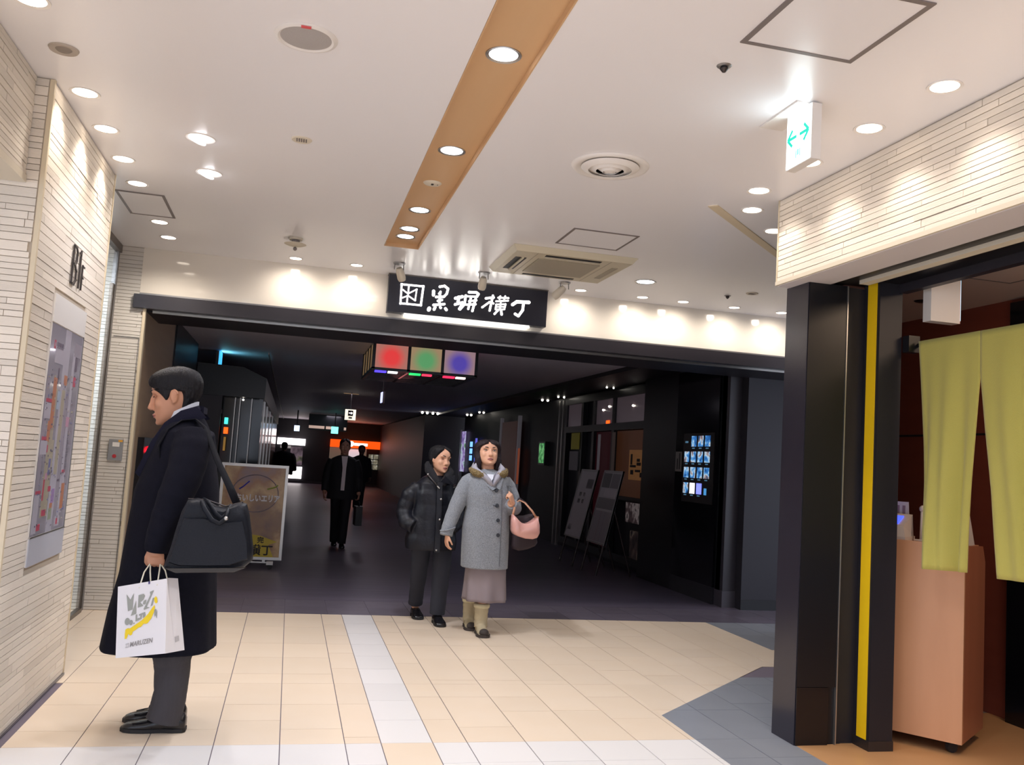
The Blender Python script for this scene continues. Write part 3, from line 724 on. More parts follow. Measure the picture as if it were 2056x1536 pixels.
def cloth(y_top0, y_top1, f0, f1, zb, seed, curl=0.0):
    rows, cols_ = 40, 26; F = []; B = []
    for i in range(rows+1):
        z = 2.046+(zb-2.046)*i/rows; tz = i/rows; a, b = f0(z), f1(z)
        rf, rb = [], []
        for j in range(cols_+1):
            s_ = j/cols_; y = a+(b-a)*s_
            amp = 0.022*min(1, tz*1.6)
            x = 3.05+amp*sin(s_*9+seed+tz*1.5)+amp*0.6*sin(s_*19+seed*2)+curl*tz*tz*(s_-0.5)
            z2 = z+0.012*tz*(s_-0.5)
            rf.append((x-0.002,y,z2)); rb.append((x+0.002,y,z2))
        F.append(rf); B.append(rb)
    mb = MB(); rings = [rf+rb[::-1] for rf, rb in zip(F, B)]; mb.loft(rings); return mb
l0 = lambda z: lerp_tab([(0.92,3.80),(1.1,3.822),(1.32,3.832),(1.5,3.84),(1.9,3.87),(2.046,3.882)], z)[0]
l1 = lambda z: lerp_tab([(0.92,3.565),(1.32,3.521),(1.6,3.489),(1.842,3.463),(2.046,3.461)], z)[0]
r0 = lambda z: lerp_tab([(0.93,3.352),(1.32,3.387),(1.6,3.43),(1.842,3.461),(2.046,3.463)], z)[0]
r1 = lambda z: lerp_tab([(0.93,2.98),(2.046,3.02)], z)[0]
part('cloth_panel', cloth(0,0,l0,l1,0.921,0.4,0.10), M['noren'], t, smooth=True)
part('cloth_panel', cloth(0,0,r0,r1,0.935,2.1,-0.06), M['noren'], t, smooth=True)

# reception desk turned in plan, with till, on castors
O = Vector((3.313,3.842)); U = Vector((-0.62,0.785)).normalized(); V = Vector((0.80,0.60)).normalized()
def D(u, v, z): q = O+U*u+V*v; return (q.x, q.y, z)
t = thing('reception_desk', (3.3,4.1,0), 'orange brown wooden reception desk on castors behind the split curtain', 'desk')
def dbox(u0,u1,v0,v1,z0,z1): return MB().hexa([D(u0,v0,z0),D(u1,v0,z0),D(u1,v1,z0),D(u0,v1,z0),D(u0,v0,z1),D(u1,v0,z1),D(u1,v1,z1),D(u0,v1,z1)])
part('front_panel', dbox(0,0.62,0,0.02,0.06,1.03), M['desk'], t)
sp = MB().prism([D(0,0.021,0.06),D(0,0.46,0.06),D(0,0.46,0.93),D(0,0.40,1.015),D(0,0.021,1.03)], tuple(U*0.02)+(0,))
part('side_panel', sp, mat('desk_wood_side','a8694c',0.4,noise=((9,9,1.2),0.4,'945a40')), t)
part('top_board', dbox(0.021,0.62,0.021,0.40,1.0,1.02), M['desk'], t)
part('carcass', dbox(0.03,0.60,0.03,0.42,0.07,0.99), M['redwood'], t)
for u, v in ((0.06,0.06),(0.06,0.40),(0.55,0.06),(0.55,0.40)):
    q = D(u,v,0.03); part('castor', MB().lathe([(0.004,-0.012),(0.028,-0.012),(0.028,0.012),(0.004,0.012)], q, 16, axis='y').box(q[0]-0.012,q[0]+0.012,q[1]-0.02,q[1]+0.02,0.045,0.071), M['dark'], t)
ivory = mat('ivory_plastic','d6ccc4',0.4)
t = thing('cash_register', D(0.42,0.15,1.03), 'white cash register with blue lit screen on the reception desk', 'cash register')
part('base', dbox(0.295,0.56,0.04,0.22,1.021,1.045), ivory, t)
part('console', MB().hexa([D(0.30,0.05,1.045),D(0.55,0.05,1.045),D(0.55,0.21,1.045),D(0.30,0.21,1.045),D(0.31,0.06,1.10),D(0.55,0.06,1.10),D(0.55,0.19,1.16),D(0.30,0.19,1.16)]), ivory, t)
part('screen', MB().prism([D(0.34,0.075,1.108),D(0.52,0.075,1.108),D(0.52,0.155,1.145),D(0.335,0.155,1.145)], (0,0,0.006)), mat('blue_screen','2040f0',0.3,emit=1.6,ecol='4a5cff'), t)
part('printed_card', MB().prism([D(0.325,0.215,1.12),D(0.50,0.215,1.12),D(0.50,0.215,1.225),D(0.33,0.215,1.225)], tuple(V*0.006)+(0,)), mat('card','c9c3c9',0.5), t)
for k in range(4): part('print', MB().prism([D(0.345+0.03*k,0.2135,1.15),D(0.36+0.03*k,0.2135,1.15),D(0.36+0.03*k,0.2135,1.205),D(0.345+0.03*k,0.2135,1.205)], tuple(V*0.001)+(0,)), mat('card_print','8d7684',0.5), t)
t = thing('price_display', D(0.09,0.22,1.03), 'ivory plastic display back on the desk behind the left curtain panel', 'display')
part('stand', MB().tube([D(0.245,0.16,1.025),D(0.245,0.17,1.185)],0.011,12).ball(D(0.245,0.17,1.195),0.018,12,8).tube([D(0.275,0.13,1.028),D(0.15,0.13,1.028)],0.007,8), ivory, t, smooth=True)
part('housing', MB().hexa([D(0.024,0.12,1.021),D(0.14,0.12,1.021),D(0.14,0.32,1.021),D(0.024,0.32,1.021),D(0.04,0.19,1.20),D(0.14,0.19,1.20),D(0.14,0.26,1.20),D(0.04,0.26,1.20)]), ivory, t)
t = thing('exit_box', (3.2,3.9,2.3), 'white box sign hanging from the shop ceiling above the curtain', 'sign')
part('case', MB().box(3.10,3.272,3.86,3.92,2.155,2.40), mat('box_white','d9d4cf',0.5), t)
part('lit_edge', MB().box(3.274,3.279,3.862,3.922,2.17,2.40), mat('edge_glow','ffffff',0.4,emit=1.5,ecol='8fd8f0'), t)
part('side', MB().box(3.272,3.275,3.86,3.92,2.155,2.40), mat('box_pink','d8a9a6',0.5), t)
part('ceiling_plate', MB().box(3.12,3.24,3.84,3.93,2.40,2.469), M['darkmetal'], t)
hatch(3.40,3.80,3.62,4.10,0.012,'square access hatch in the shop ceiling behind the hanging box sign', mat('shop_ceiling','c9b6ac',0.6), 2.47)
for c, lb in (((3.75,4.75,2.47),'small dark ceiling vent inside the shop left of the hanging box sign'),((3.62,4.45,2.47),'dark slot vent inside the shop ceiling nearest the hanging box sign'),((3.95,3.75,2.47),'small round detector in the shop ceiling near the right edge')):
    solo('ceiling_vent', MB().lathe([(0.001,-0.010),(0.04,-0.008),(0.05,-0.0005),(0.001,-0.0005)], c, 20), M['darkmetal'], lb, 'air vent', None, smooth=40)
part('groove', MB().box(4.146,4.151,-1,6.9,1.655,1.668), M['dark'], bpy.data.objects['wall_right.001'])

# ------------------------------------------------------------------ the dark street behind the facade: left side
t = thing('booth', (-0.8,11.6,0), 'black shop booth with a sloping corner on the left of the dark street', 'booth')
part('upper_front', MB().prism([(-1.19,11.5,1.905),(-0.365,11.5,1.905),(-0.36,11.5,2.156),(-0.644,11.5,2.275),(-1.19,11.5,2.29)], (0,12.0,0)), M['black'], t)
part('grey_panel', MB().box(-1.19,-0.87,11.52,11.6,0,1.904), mat('grey_panel','3d3a41',0.5), t)
part('recess_wall', MB().box(-0.87,-0.40,11.75,11.8,0,1.904), M['blackgloss'], t)
part('recess_floor_edge', MB().box(-0.87,-0.38,11.52,23.4,0,0.03), M['darkmetal'], t)
part('side_wall', MB().box(-0.43,-0.385,11.62,23.4,0.03,1.904), M['blackgloss'], t)
for x in (-0.72,-0.66,-0.52): part('mullion', MB().box(x-0.006,x+0.006,11.66,11.68,0.03,1.90), M['metal'], t)
for y in (12.2,13.6,15.4,17.5): part('mullion', MB().box(-0.384,-0.372,y,y+0.03,0.03,1.90), M['metal'], t)
part('ceiling_edge', MB().box(-0.372,-0.36,11.6,36,2.46,2.49), M['steel'], t)
part('green_lamp', MB().lathe([(0.001,0),(0.022,0),(0.022,0.08),(0.001,0.08)],(-0.805,11.62,1.56),12), mat('green_glow','20c0a0',0.4,emit=1.6,ecol='4ff0d8'), t)
part('orange_lamp', MB().box(-0.825,-0.775,11.6,11.64,1.44,1.52), mat('orange_glow','ff6010',0.4,emit=1.8,ecol='ff5a14'), t)
part('amber_strip', MB().box(-0.815,-0.79,11.6,11.63,1.23,1.40), mat('amber_glow','b08040',0.4,emit=0.35,ecol='c09040'), t)
part('spot_reflection_glow', MB().ball((-0.63,11.70,2.04-0.16),0.012,10,6), M['led'], t)  # small glowing ball stands in for the reflection of a spotlight
t = thing('fire_alarm', (-1.2,8.0,1.1), 'dark box with red indicator lamps on the brown panel behind the man', 'alarm box')
part('box', MB().box(-1.199,-1.15,7.72,8.25,0.75,1.32), M['blackgloss'], t)
redg = mat('red_glow','ff1020',0.4,emit=2.5,ecol='ff1428')
part('lamp', MB().ball((-1.140,8.06,1.215),0.036,14,8), redg, t, smooth=True)
part('red_strip', MB().box(-1.1499,-1.140,7.98,8.06,0.93,1.13), mat('red_dim','a01010',0.4,emit=0.7,ecol='c01414'), t)
part('red_strip', MB().box(-1.1499,-1.146,7.80,7.93,1.205,1.222), redg, t)
t = thing('exit_sign', (-0.98,12.0,2.5), 'thin hanging sign seen edge on with blue glow near the left ceiling of the street', 'sign')
part('case', MB().box(-1.02,-0.985,11.9,12.2,2.305,2.49), M['darkmetal'], t)
part('lit_edge', MB().box(-0.985,-0.965,11.9,12.2,2.31,2.49), mat('cyan_glow','30a8ff',0.4,emit=1.3,ecol='46b4f4'), t)
cl = bpy.data.lights.new('sign_light','AREA'); cl.energy = 1.3; cl.size = 0.25; cl.color = (0.25,0.85,1.0)
lo = bpy.data.objects.new('sign_light', cl); COL.objects.link(lo); lo.parent = t; lo.location = Vector((-0.93,12.05,2.38))*S-t.location; lo.rotation_euler = Vector((1,0,0.35)).to_track_quat('-Z','Y').to_euler()

# poster stand on castors
t = thing('poster_stand', (-0.34,10.1,0), 'aluminium framed poster stand on castors behind the black shoulder bag', 'sign')
x0, x1, z0, z1, yp = -0.70, 0.0, 0.095, 1.115, 10.1
for b in ((x0,x0+0.03,z0,z1),(x1-0.03,x1,z0,z1),(x0+0.03,x1-0.03,z0,z0+0.03),(x0+0.03,x1-0.03,z1-0.03,z1)):
    part('frame_bar', MB().box(b[0],b[1],yp-0.012,yp+0.015,b[2],b[3]), M['metal'], t)
pm = ramp_emit('poster_food', 1.7, [(0.34,'7a5c50'),(0.44,'9c7450'),(0.52,'d8b480'),(0.60,'b08058'),(0.70,'94808c')], 0, 0.25, 6, emit=False)
part('poster', MB().box(x0+0.03,x1-0.03,yp-0.004,yp,z0+0.03,z1-0.03), pm, t)
part('back_board', MB().box(x0+0.03,x1-0.03,yp,yp+0.012,z0+0.03,z1-0.03), M['darkmetal'], t)
yb = MB().prism([(-0.30,yp-0.006,0.126),(-0.09,yp-0.006,0.126),(-0.15,yp-0.006,0.255),(-0.06,yp-0.006,0.29),(-0.24,yp-0.006,0.35),(-0.40,yp-0.006,0.37),(-0.46,yp-0.006,0.2)], (0,0.0019,0))
part('yellow_flash', yb, mat('poster_yellow','c9b02a',0.4), t)
tx = MB(); add_text(tx,'おいしいエリア',0.085,(-0.30,yp-0.0125,0.745),(1,0,0),(0,0,1),bold=0.0035,fit=0.46); part('lettering', tx, mat('poster_white','f0ecec',0.4), t)
tx = MB(); add_text(tx,'黒塀横丁',0.12,(-0.35,yp-0.0068,0.19),(1,0,0),(0,0,1),bold=0.003,fit=0.50); add_text(tx,'完',0.07,(-0.235,yp-0.0068,0.30),(1,0,0),(0,0,1),bold=0.002); part('lettering', tx, M['dark'], t)
ring = [( -0.33+0.24*cos(a), yp-0.0055, 0.80+0.20*sin(a)) for a in [k*2*pi/30 for k in range(31)]]
part('bowl_rim', MB().tube(ring,0.006,6), mat('bowl_rim','9a8a90',0.4), t)
part('blue_streak', MB().tube([(-0.40,yp-0.006,0.93),(-0.46,yp-0.006,0.87),(-0.50,yp-0.006,0.84)],0.008,6), mat('poster_blue','4a48c0',0.4), t)
part('green_streak', MB().tube([(-0.21,yp-0.006,0.85),(-0.13,yp-0.006,0.875),(-0.10,yp-0.006,0.90)],0.008,6), mat('poster_green','a2b04a',0.4), t)
part('foot_bar', MB().box(x0+0.08,x1-0.12,yp-0.012,yp+0.012,0.062,0.075).box(-0.20,-0.17,yp-0.01,yp+0.01,0.075,0.096).box(-0.56,-0.53,yp-0.01,yp+0.01,0.075,0.096), M['metal'], t)
for x in (-0.115,-0.60):
    part('castor_cover', MB().box(x-0.04,x+0.03,yp-0.03,yp+0.03,0.045,0.082), M['white_plain'], t)
    part('castor', MB().lathe([(0.004,-0.015),(0.028,-0.015),(0.028,0.015),(0.004,0.015)], (x,yp,0.028), 16, axis='y'), M['dark'], t)

# ------------------------------------------------------------------ lantern box over the street
t = thing('ceiling_lantern', (1.35,9.5,2.5), 'black framed ceiling lantern with red, green and blue glowing panels', 'lantern')
lx0, lx1, ly0, ly1, lz0, lz1 = 0.775, 1.885, 9.5, 10.9, 2.205, 2.499
for x in (lx0, 1.15, 1.515, lx1):
    part('post', MB().box(x-0.016,x+0.016,ly0-0.012,ly0+0.02,lz0,lz1), M['black'], t)
    part('post', MB().box(x-0.016,x+0.016,ly1-0.02,ly1+0.012,lz0,lz1), M['black'], t)
for y in (ly0, ly1): part('rail', MB().box(lx0-0.016,lx1+0.016,y-0.012,y+0.012,lz0-0.012,lz0+0.018), M['black'], t)
for x in (lx0, lx1): part('rail', MB().box(x-0.016,x+0.016,ly0,ly1,lz0-0.012,lz0+0.018), M['black'], t)
part('top', MB().box(lx0,lx1,ly0,ly1,2.485,2.499), M['black'], t)
def glow_panel(name, core, edge, x0, x1):
    m = bpy.data.materials.new(name); m.use_nodes = True; nt = m.node_tree; N = nt.nodes; L = nt.links; p = N['Principled BSDF']
    p.inputs['Base Color'].default_value = lin('4a443f'); p.inputs['Roughness'].default_value = 0.5
    tc = N.new('ShaderNodeTexCoord');     gr = N.new('ShaderNodeVectorMath'); gr.operation = 'DISTANCE'; gr.inputs[1].default_value = ((x0+x1)/2*S, (ly0-0.004)*S, 2.335*S)
    L.new(tc.outputs['Object'], gr.inputs[0]); rp = N.new('ShaderNodeValToRGB')
    e = rp.color_ramp.elements; e[0].position = 0.07; e[0].color = lin(core); e[1].position = 0.17; e[1].color = lin(edge)
    L.new(gr.outputs['Value'], rp.inputs['Fac']); L.new(rp.outputs['Color'], p.inputs['Emission Color']); p.inputs['Emission Strength'].default_value = 0.8
    return m
pans = [('lantern_red','f53a3c','b87468',lx0,1.15),('lantern_green','58a468','a58a68',1.15,1.515),('lantern_blue','5040b0','a08088',1.515,lx1)]
for nm, c1, c2, a, b_ in pans:
    part('glow_panel', MB().box(a+0.016,b_-0.016,ly0-0.004,ly0+0.002,lz0+0.018,2.486), glow_panel(nm,c1,c2,a,b_), t)
for i in range(4):
    y0_ = ly0+0.02+i*0.345; part('side_panel', MB().box(lx0-0.004,lx0+0.002,y0_+0.015,y0_+0.33,lz0+0.02,2.486), mat('lantern_side','b89a70',0.5,emit=0.22,ecol='c8a070'), t)
    part('side_bar', MB().box(lx0-0.014,lx0+0.006,y0_-0.012,y0_+0.012,lz0,2.49), M['black'], t)
for i in range(1, 9): part('lattice_bar', MB().box(lx0,lx1,ly0+i*0.155-0.008,ly0+i*0.155+0.008,lz0-0.01,lz0+0.012), M['black'], t)
for x in (1.15,1.515): part('lattice_bar', MB().box(x-0.012,x+0.012,ly0,ly1,lz0-0.014,lz0+0.012), M['black'], t)
for x, ca, cb in ((0.96,'5040e0','ffffff'),(1.33,'20c060','e03050'),(1.70,'f02850','ffe0d8')):  # glowing bars stand in for lights reflected on the bottom glass
    part('colour_reflection', MB().box(x-0.16,x-0.04,ly0+0.02,ly0+0.10,2.176,2.194), mat('lamp_'+ca,ca,0.4,emit=1.8,ecol=ca), t)
    part('colour_reflection', MB().box(x-0.02,x+0.08,ly0+0.02,ly0+0.10,2.176,2.194), mat('lamp_'+cb,cb,0.4,emit=1.8,ecol=cb), t)
part('bottom_glass', MB().box(lx0+0.02,lx1-0.02,ly0+0.02,ly1-0.02,2.245,2.25), mat('lantern_bottom','6a3038',0.3,emit=0.05,ecol='a04050'), t)

# ------------------------------------------------------------------ the dark street: right side
wr = struct('wall_right', MB().box(4.46,4.6,9.5,23.5,0,2.45).box(4.3,6.5,8.35,9.4,0,2.45), M['black2'])
t = thing('wall_block', (4.7,8.2,0), 'matte black wall block seen just left of the glossy column', 'wall block')
part('front_panel', MB().box(4.435,6.4,8.16,8.34,0,2.449), mat('charcoal_panel','27252d',0.55,noise=((2,2,2),0.3,'222028')), t)
part('base', MB().box(4.43,6.4,8.15,8.16,0,0.10), M['black'], t)
t = thing('column', (4.36,8.3,0), 'slim dark grey column at the mouth of the street beside the black wall block', 'column')
part('shaft', MB().box(4.30,4.434,8.29,8.45,0.16,2.449), mat('slim_column','37343b',0.35), t)
part('plinth', MB().box(4.29,4.434,8.275,8.45,0,0.16), mat('plinth','454149',0.4), t)
# black screen wall with menu display
t = thing('screen_wall', (4.3,8.95,0), 'black gloss wall carrying the lit menu display', 'wall panel')
part('panel', MB().box(4.27,4.30,8.46,9.49,0.17,2.449), M['blackgloss'], t)
part('panel', MB().box(4.272,4.46,9.492,10.5,0,2.449), M['black'], t)
part('plinth', MB().box(4.265,4.30,8.46,9.49,0,0.17), mat('plinth2','2c2a30',0.4), t)
t = thing('menu_display', (4.27,8.9,1.0), 'lit menu display of fifteen small food pictures on the black wall', 'display')
part('back_plate', MB().box(4.262,4.269,8.53,9.27,1.0,1.75), M['dark'], t)
menu = ramp_emit('menu_picture', 9.0, [(0.30,'15264a'),(0.42,'2f70b8'),(0.50,'6fa8d8'),(0.55,'b8d4ea'),(0.60,'9a8078'),(0.68,'2a4a70')], 1.0, 0.2, 3)
cellw, cellh = 0.165, 0.170
for r_ in range(4):
    for c_ in range(4):
        if (r_ == 0 and c_ == 0): continue
        ya = 9.245-c_*cellw; zt = 1.722-r_*cellh
        if r_ == 3 and c_ == 3:
            part('price_tag', MB().box(4.2605,4.2622,ya-0.09,ya-0.03,zt-0.12,zt-0.05), mat('menu_blue','3090e0',0.3,emit=0.7,ecol='58a8e8'), t); continue
        if r_ == 3 and c_ in (1, 2): mm = mat('menu_white_%d'%c_,'ffffff',0.3,emit=1.5,ecol=('f4f6ff','6a78ff')[c_-1])
        else: mm = menu
        o = part('picture', MB().box(-0.0009,0.0009,-0.062,0.062,-0.058,0.058), mm, t); o.location = Vector((4.2608,ya-0.075,zt-0.06))*S-t.location
        part('caption', MB().box(4.2605,4.2622,ya-0.10,ya-0.035,zt-0.142,zt-0.130), mat('menu_caption','406080',0.3,emit=0.5,ecol='6090b0'), t)
part('caption', MB().box(4.2605,4.2622,9.15,9.225,1.645,1.665), mat('menu_caption','406080',0.3,emit=0.5,ecol='6090b0'), t)
t = thing('wall_notice', (4.27,9.4,1.33), 'small pale notice on the black wall left of the lit menu display', 'sign')
part('sheet', MB().box(4.262,4.2695,9.318,9.47,1.325,1.548), mat('notice','7a7672',0.5), t)
part('print', MB().box(4.2612,4.2622,9.345,9.375,1.35,1.53).box(4.2612,4.2622,9.40,9.43,1.35,1.47), M['dark'], t)

# shop window with frames, goods, wooden signboard
t = thing('shop_window', (4.4,12.4,0), 'dark framed shop window with transom panes on the right of the street', 'shop window')
for y in (10.52,11.9,12.75,13.3,14.15): part('frame_post', MB().box(4.38,4.455,y-0.05,y+0.05,0.12,2.40), M['black'], t)
for z in (0.12,1.90,2.36): part('frame_rail', MB().box(4.375,4.455,10.5,14.2,z-0.05,z+0.05), M['black'], t)
pane_m = mat('transom_pane','7a6c70',0.25,emit=0.16,ecol='6e5f66')
for a, b_ in ((10.57,11.85),(11.95,12.70),(13.35,14.10)): part('transom_pane', MB().box(4.41,4.42,a,b_,1.95,2.31), pane_m, t)
for y, z in ((10.66,2.24),(11.22,2.17),(12.15,2.20),(12.40,2.16)): part('lamp', MB().ball((4.40,y,z),0.014,10,6), M['led'], t)
part('orange_lamp', MB().box(4.40,4.409,12.12,12.25,1.953,2.0), mat('orange_glow','ff6010',0.4,emit=1.8,ecol='ff5a14'), t)
part('rose_panel', MB().box(4.425,4.44,11.95,12.7,0.2,1.84), mat('rose_panel','4a1d26',0.5,emit=0.03,ecol='802030'), t)
part('wall_panel', MB().box(4.43,4.44,10.57,11.84,0.95,1.84), mat('lit_wood','6b4434',0.4,emit=0.05,ecol='a06440'), t)
part('goods', MB().box(4.40,4.44,10.6,11.3,0.62,0.88), ramp_emit('goods',6,[(0.35,'1a1518'),(0.5,'4a3a3c'),(0.6,'9a8c8c'),(0.7,'241c20')],0.25,0.4,3), t)
part('goods', MB().box(4.40,4.44,10.58,11.1,0.16,0.52), ramp_emit('goods_low',5,[(0.35,'120e12'),(0.52,'3a2c2a'),(0.62,'6a5a50'),(0.7,'1a1418')],0.18,0.4,3), t)
part('shelf', MB().box(4.37,4.44,10.57,11.84,0.90,0.95), M['black'], t)
t = thing('wooden_signboard', (4.4,10.8,1.2), 'warmly lit wooden board with black brush marks inside the shop window', 'sign')
part('board', MB().box(4.395,4.405,10.60,11.25,1.18,1.575), mat('sign_wood','b98450',0.4,noise=((3,3,18),0.5,'94633a'),emit=0.10,ecol='c08448'), t)
bm_ = MB()
for (y,z,dy,dz) in ((11.16,1.45,0.03,0.07),(11.10,1.36,0.10,0.015),(11.13,1.28,0.05,0.03),(10.92,1.44,0.05,0.02),(10.90,1.39,0.07,0.02),(10.93,1.30,0.09,0.015),(10.80,1.25,0.05,0.03),(10.75,1.31,0.03,0.05)):
    bm_.box(4.392,4.396,y-dy,y+dy,z-dz,z+dz)
part('brush_marks', bm_, M['dark'], t)
for (y0_,y1_,z0_,z1_,cc,lb) in ((13.35,13.75,1.58,1.84,'8f8420','small yellow poster on the shop window behind the easels'),(13.38,13.8,1.25,1.55,'5d5960','small grey poster below the yellow one on the shop window'),
        (12.36,12.46,1.28,1.80,'a59fa6','narrow white banner in the shop window above the left easel'),(11.75,11.86,1.26,1.82,'6e5e58','narrow patterned banner in the shop window above the right easel')):
    solo('window_poster', MB().box(4.365,4.374,y0_,y1_,z0_,z1_), mat('poster_'+cc,cc,0.5,emit=0.06), lb, 'poster')
# easels
def easel(x, ya, yb, za, zb, lean, label, cells):
    t = thing('easel_board', (x,(ya+yb)/2,0), label, 'easel')
    def E(u, v, d=0.0): return (x-0.02+lean*v-d, ya+(yb-ya)*u, za+(zb-za)*v)
    def eq(u0,u1,v0,v1,d0,d1): return MB().hexa([E(u0,v0,d0),E(u1,v0,d0),E(u1,v0,d1),E(u0,v0,d1),E(u0,v1,d0),E(u1,v1,d0),E(u1,v1,d1),E(u0,v1,d1)])
    part('board', eq(0,1,0,1,-0.02,0.0), mat('easel_board','a8a2ab',0.35), t)
    for b in ((0,0.04,0,1),(0.96,1,0,1),(0.04,0.96,0.97,1),(0.04,0.96,0,0.02)): part('frame_bar', eq(*b,-0.022,0.006), M['steel'], t)
    for (u0,u1,v0,v1,cc) in cells: part('print', eq(u0,u1,v0,v1,0.0,0.003), mat('easel_'+cc,cc,0.4), t)
    for u in (0.08,0.92):
        a, b = Vector(E(u,0.0,-0.01)), Vector(E(u,-za/(zb-za),-0.01)); b.z = 0.004
        part('leg', MB().tube([a,b],0.014,8), mat('easel_leg','2c1c1c',0.5), t)
        part('rear_leg', MB().tube([Vector(E(u,0.5,-0.02)),(x+0.36,a.y,0.004)],0.012,8), mat('easel_leg','2c1c1c',0.5), t)
easel(3.79,11.95,11.27,0.36,1.28,0.21,'left easel board with printed notices in front of the shop window',[(0.06,0.94,0.03,0.96,'aaa4ac'),(0.55,0.92,0.72,0.86,'6a646c'),(0.25,0.4,0.6,0.66,'2c282e'),(0.5,0.62,0.6,0.66,'2c282e'),(0.25,0.4,0.5,0.56,'2c282e'),(0.5,0.62,0.5,0.56,'2c282e'),(0.1,0.3,0.1,0.18,'2c282e')])
easel(3.80,11.02,10.36,0.37,1.285,0.20,'right easel board with menu photographs in front of the shop window',[(0.06,0.48,0.76,0.96,'2e2a30'),(0.52,0.94,0.76,0.96,'665f68'),(0.3,0.94,0.64,0.74,'b5b0b8'),(0.06,0.94,0.47,0.62,'625c64'),(0.06,0.94,0.03,0.44,'88828c'),(0.40,0.42,0.03,0.44,'7a4a50'),(0.62,0.64,0.03,0.44,'6a5f80')])
# further shop fronts
t = thing('silver_post', (4.4,14.4,0), 'pair of thin bright metal posts beside the far edge of the shop window', 'post')
for y in (14.32,14.52): part('post', MB().box(4.37,4.40,y-0.03,y+0.03,0,2.40), M['metal'], t)
t = thing('green_display', (4.4,15.5,1.33), 'small glowing green display on the black wall beyond the silver posts', 'display')
part('case', MB().box(4.385,4.458,15.33,15.75,1.30,1.72), M['black'], t)
part('screen', MB().box(4.381,4.386,15.37,15.70,1.335,1.69), ramp_emit('green_screen',14,[(0.3,'0c3018'),(0.5,'2f9a4a'),(0.6,'8fe090'),(0.7,'1c6a30')],0.6,0.3,3), t)
t = thing('wooden_door', (4.4,17.8,0), 'red brown wooden shop door between pale striped jambs', 'door')
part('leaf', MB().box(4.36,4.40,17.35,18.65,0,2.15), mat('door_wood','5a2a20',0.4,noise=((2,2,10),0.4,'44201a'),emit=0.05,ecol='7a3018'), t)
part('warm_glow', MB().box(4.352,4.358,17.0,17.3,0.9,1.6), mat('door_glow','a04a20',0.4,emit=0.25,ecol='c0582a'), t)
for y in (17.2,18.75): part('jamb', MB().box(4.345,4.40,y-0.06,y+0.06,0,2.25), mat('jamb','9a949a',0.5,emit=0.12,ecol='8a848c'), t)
t = thing('lit_picture', (4.4,23,1.2), 'tall narrow lit picture panel far along the right shop fronts', 'sign')
part('panel', MB().box(4.38,4.40,22.9,23.4,1.0,2.05), ramp_emit('stained',5,[(0.3,'2a2a60'),(0.45,'9a80c0'),(0.55,'c0c8e0'),(0.65,'508a60'),(0.75,'604050')],0.8,0.3,3), t)
part('edge', MB().box(4.36,4.41,23.5,23.56,0.6,2.1), M['metal'], t)
t = thing('strip_sign', (4.4,22,1.2), 'small blue lit strip sign far along the right shop fronts', 'sign')
for k in range(3): part('blue_cell', MB().box(4.37,4.39,21.9,22.15,1.30+k*0.17,1.43+k*0.17), mat('cell_blue','60a0ff',0.4,emit=1.6,ecol='78b4ff'), t)
part('blue_edge', MB().box(4.37,4.39,21.35,21.5,1.25,1.85), mat('cell_violet','5050d0',0.4,emit=0.9,ecol='6868e0'), t)
wr2 = struct('wall_right', MB().box(3.45,6.5,24.0,36.2,0,2.45), mat('dim_brown','2a2224',0.5))
for k, (y, z) in enumerate(((11.79,2.449),(14.13,2.449),(15.1,2.449),(20.5,2.449),(22.0,2.449))):
    t = thing('soffit_spot', (4.2,y,z), ['tiny twin spotlight above the right easel','tiny twin spotlight near the silver posts','tiny twin spotlight above the green display','tiny twin spotlight above the wooden door','tiny twin spotlight farthest along the right soffit'][k], 'ceiling light', 'tiny spotlights in the right soffit')
    for d_ in (0,0.10): part('lens', MB().ball((4.22+d_,y,z-0.012),0.012+0.004*k,10,6), M['led'], t)
for k, (x, y) in enumerate(((3.27,23.3),(3.55,23.3))):
    t = thing('ceiling_twin_spot', (x,y,2.5), ('left','right')[k]+' twin spotlight on the ceiling far down the street', 'ceiling light', 'twin spotlights far down the street')
    for d_ in (0,0.13): part('lens', MB().ball((x+d_,y,2.47),0.03,10,6), M['led'], t)

# far end of the street
Yf = 36.198
t = thing('light_box', (0,Yf,1.2), 'glaring white light box sign at the far left end of the street', 'sign')
wg = mat('white_glow','ffffff',0.4,emit=3.0,ecol='fff4f4')
part('top_box', MB().box(-0.53,0.54,Yf-0.1,Yf,1.47,1.73), wg, t)
part('bottom_box', MB().box(-0.1,0.49,Yf-0.1,Yf,0.17,0.63), wg, t)
part('picture', MB().box(0.0,0.47,Yf-0.06,Yf,0.70,1.40), ramp_emit('far_picture',3,[(0.3,'40303a'),(0.5,'8a7480'),(0.6,'6a6a50'),(0.7,'3a3040')],0.5,0.3,3), t)
part('small_pane', MB().box(-0.40,0.0,Yf-0.06,Yf,1.33,1.43), mat('pane_grey','a09a9a',0.4,emit=0.4), t)
t = thing('orange_sign', (2.6,Yf,1.5), 'glowing orange shop sign with a white emblem at the end of the street', 'sign')
part('fascia', MB().box(1.50,3.66,Yf-0.25,Yf,1.50,1.80), mat('orange_sign','ff5a10',0.4,emit=1.1,ecol='ff5410'), t)
part('emblem', MB().lathe([(0.001,0),(0.105,0),(0.105,0.01)],(2.31,Yf-0.262,1.66),20,axis='y'), wg, t)
tx = MB(); add_text(tx,'ハナ甲羅',0.2,(2.66,Yf-0.262,1.65),(1,0,0),(0,0,1),bold=0.02,fit=0.55) if False else tx.box(2.43,2.95,Yf-0.262,Yf-0.25,1.60,1.70)
part('lettering', tx, wg, t)
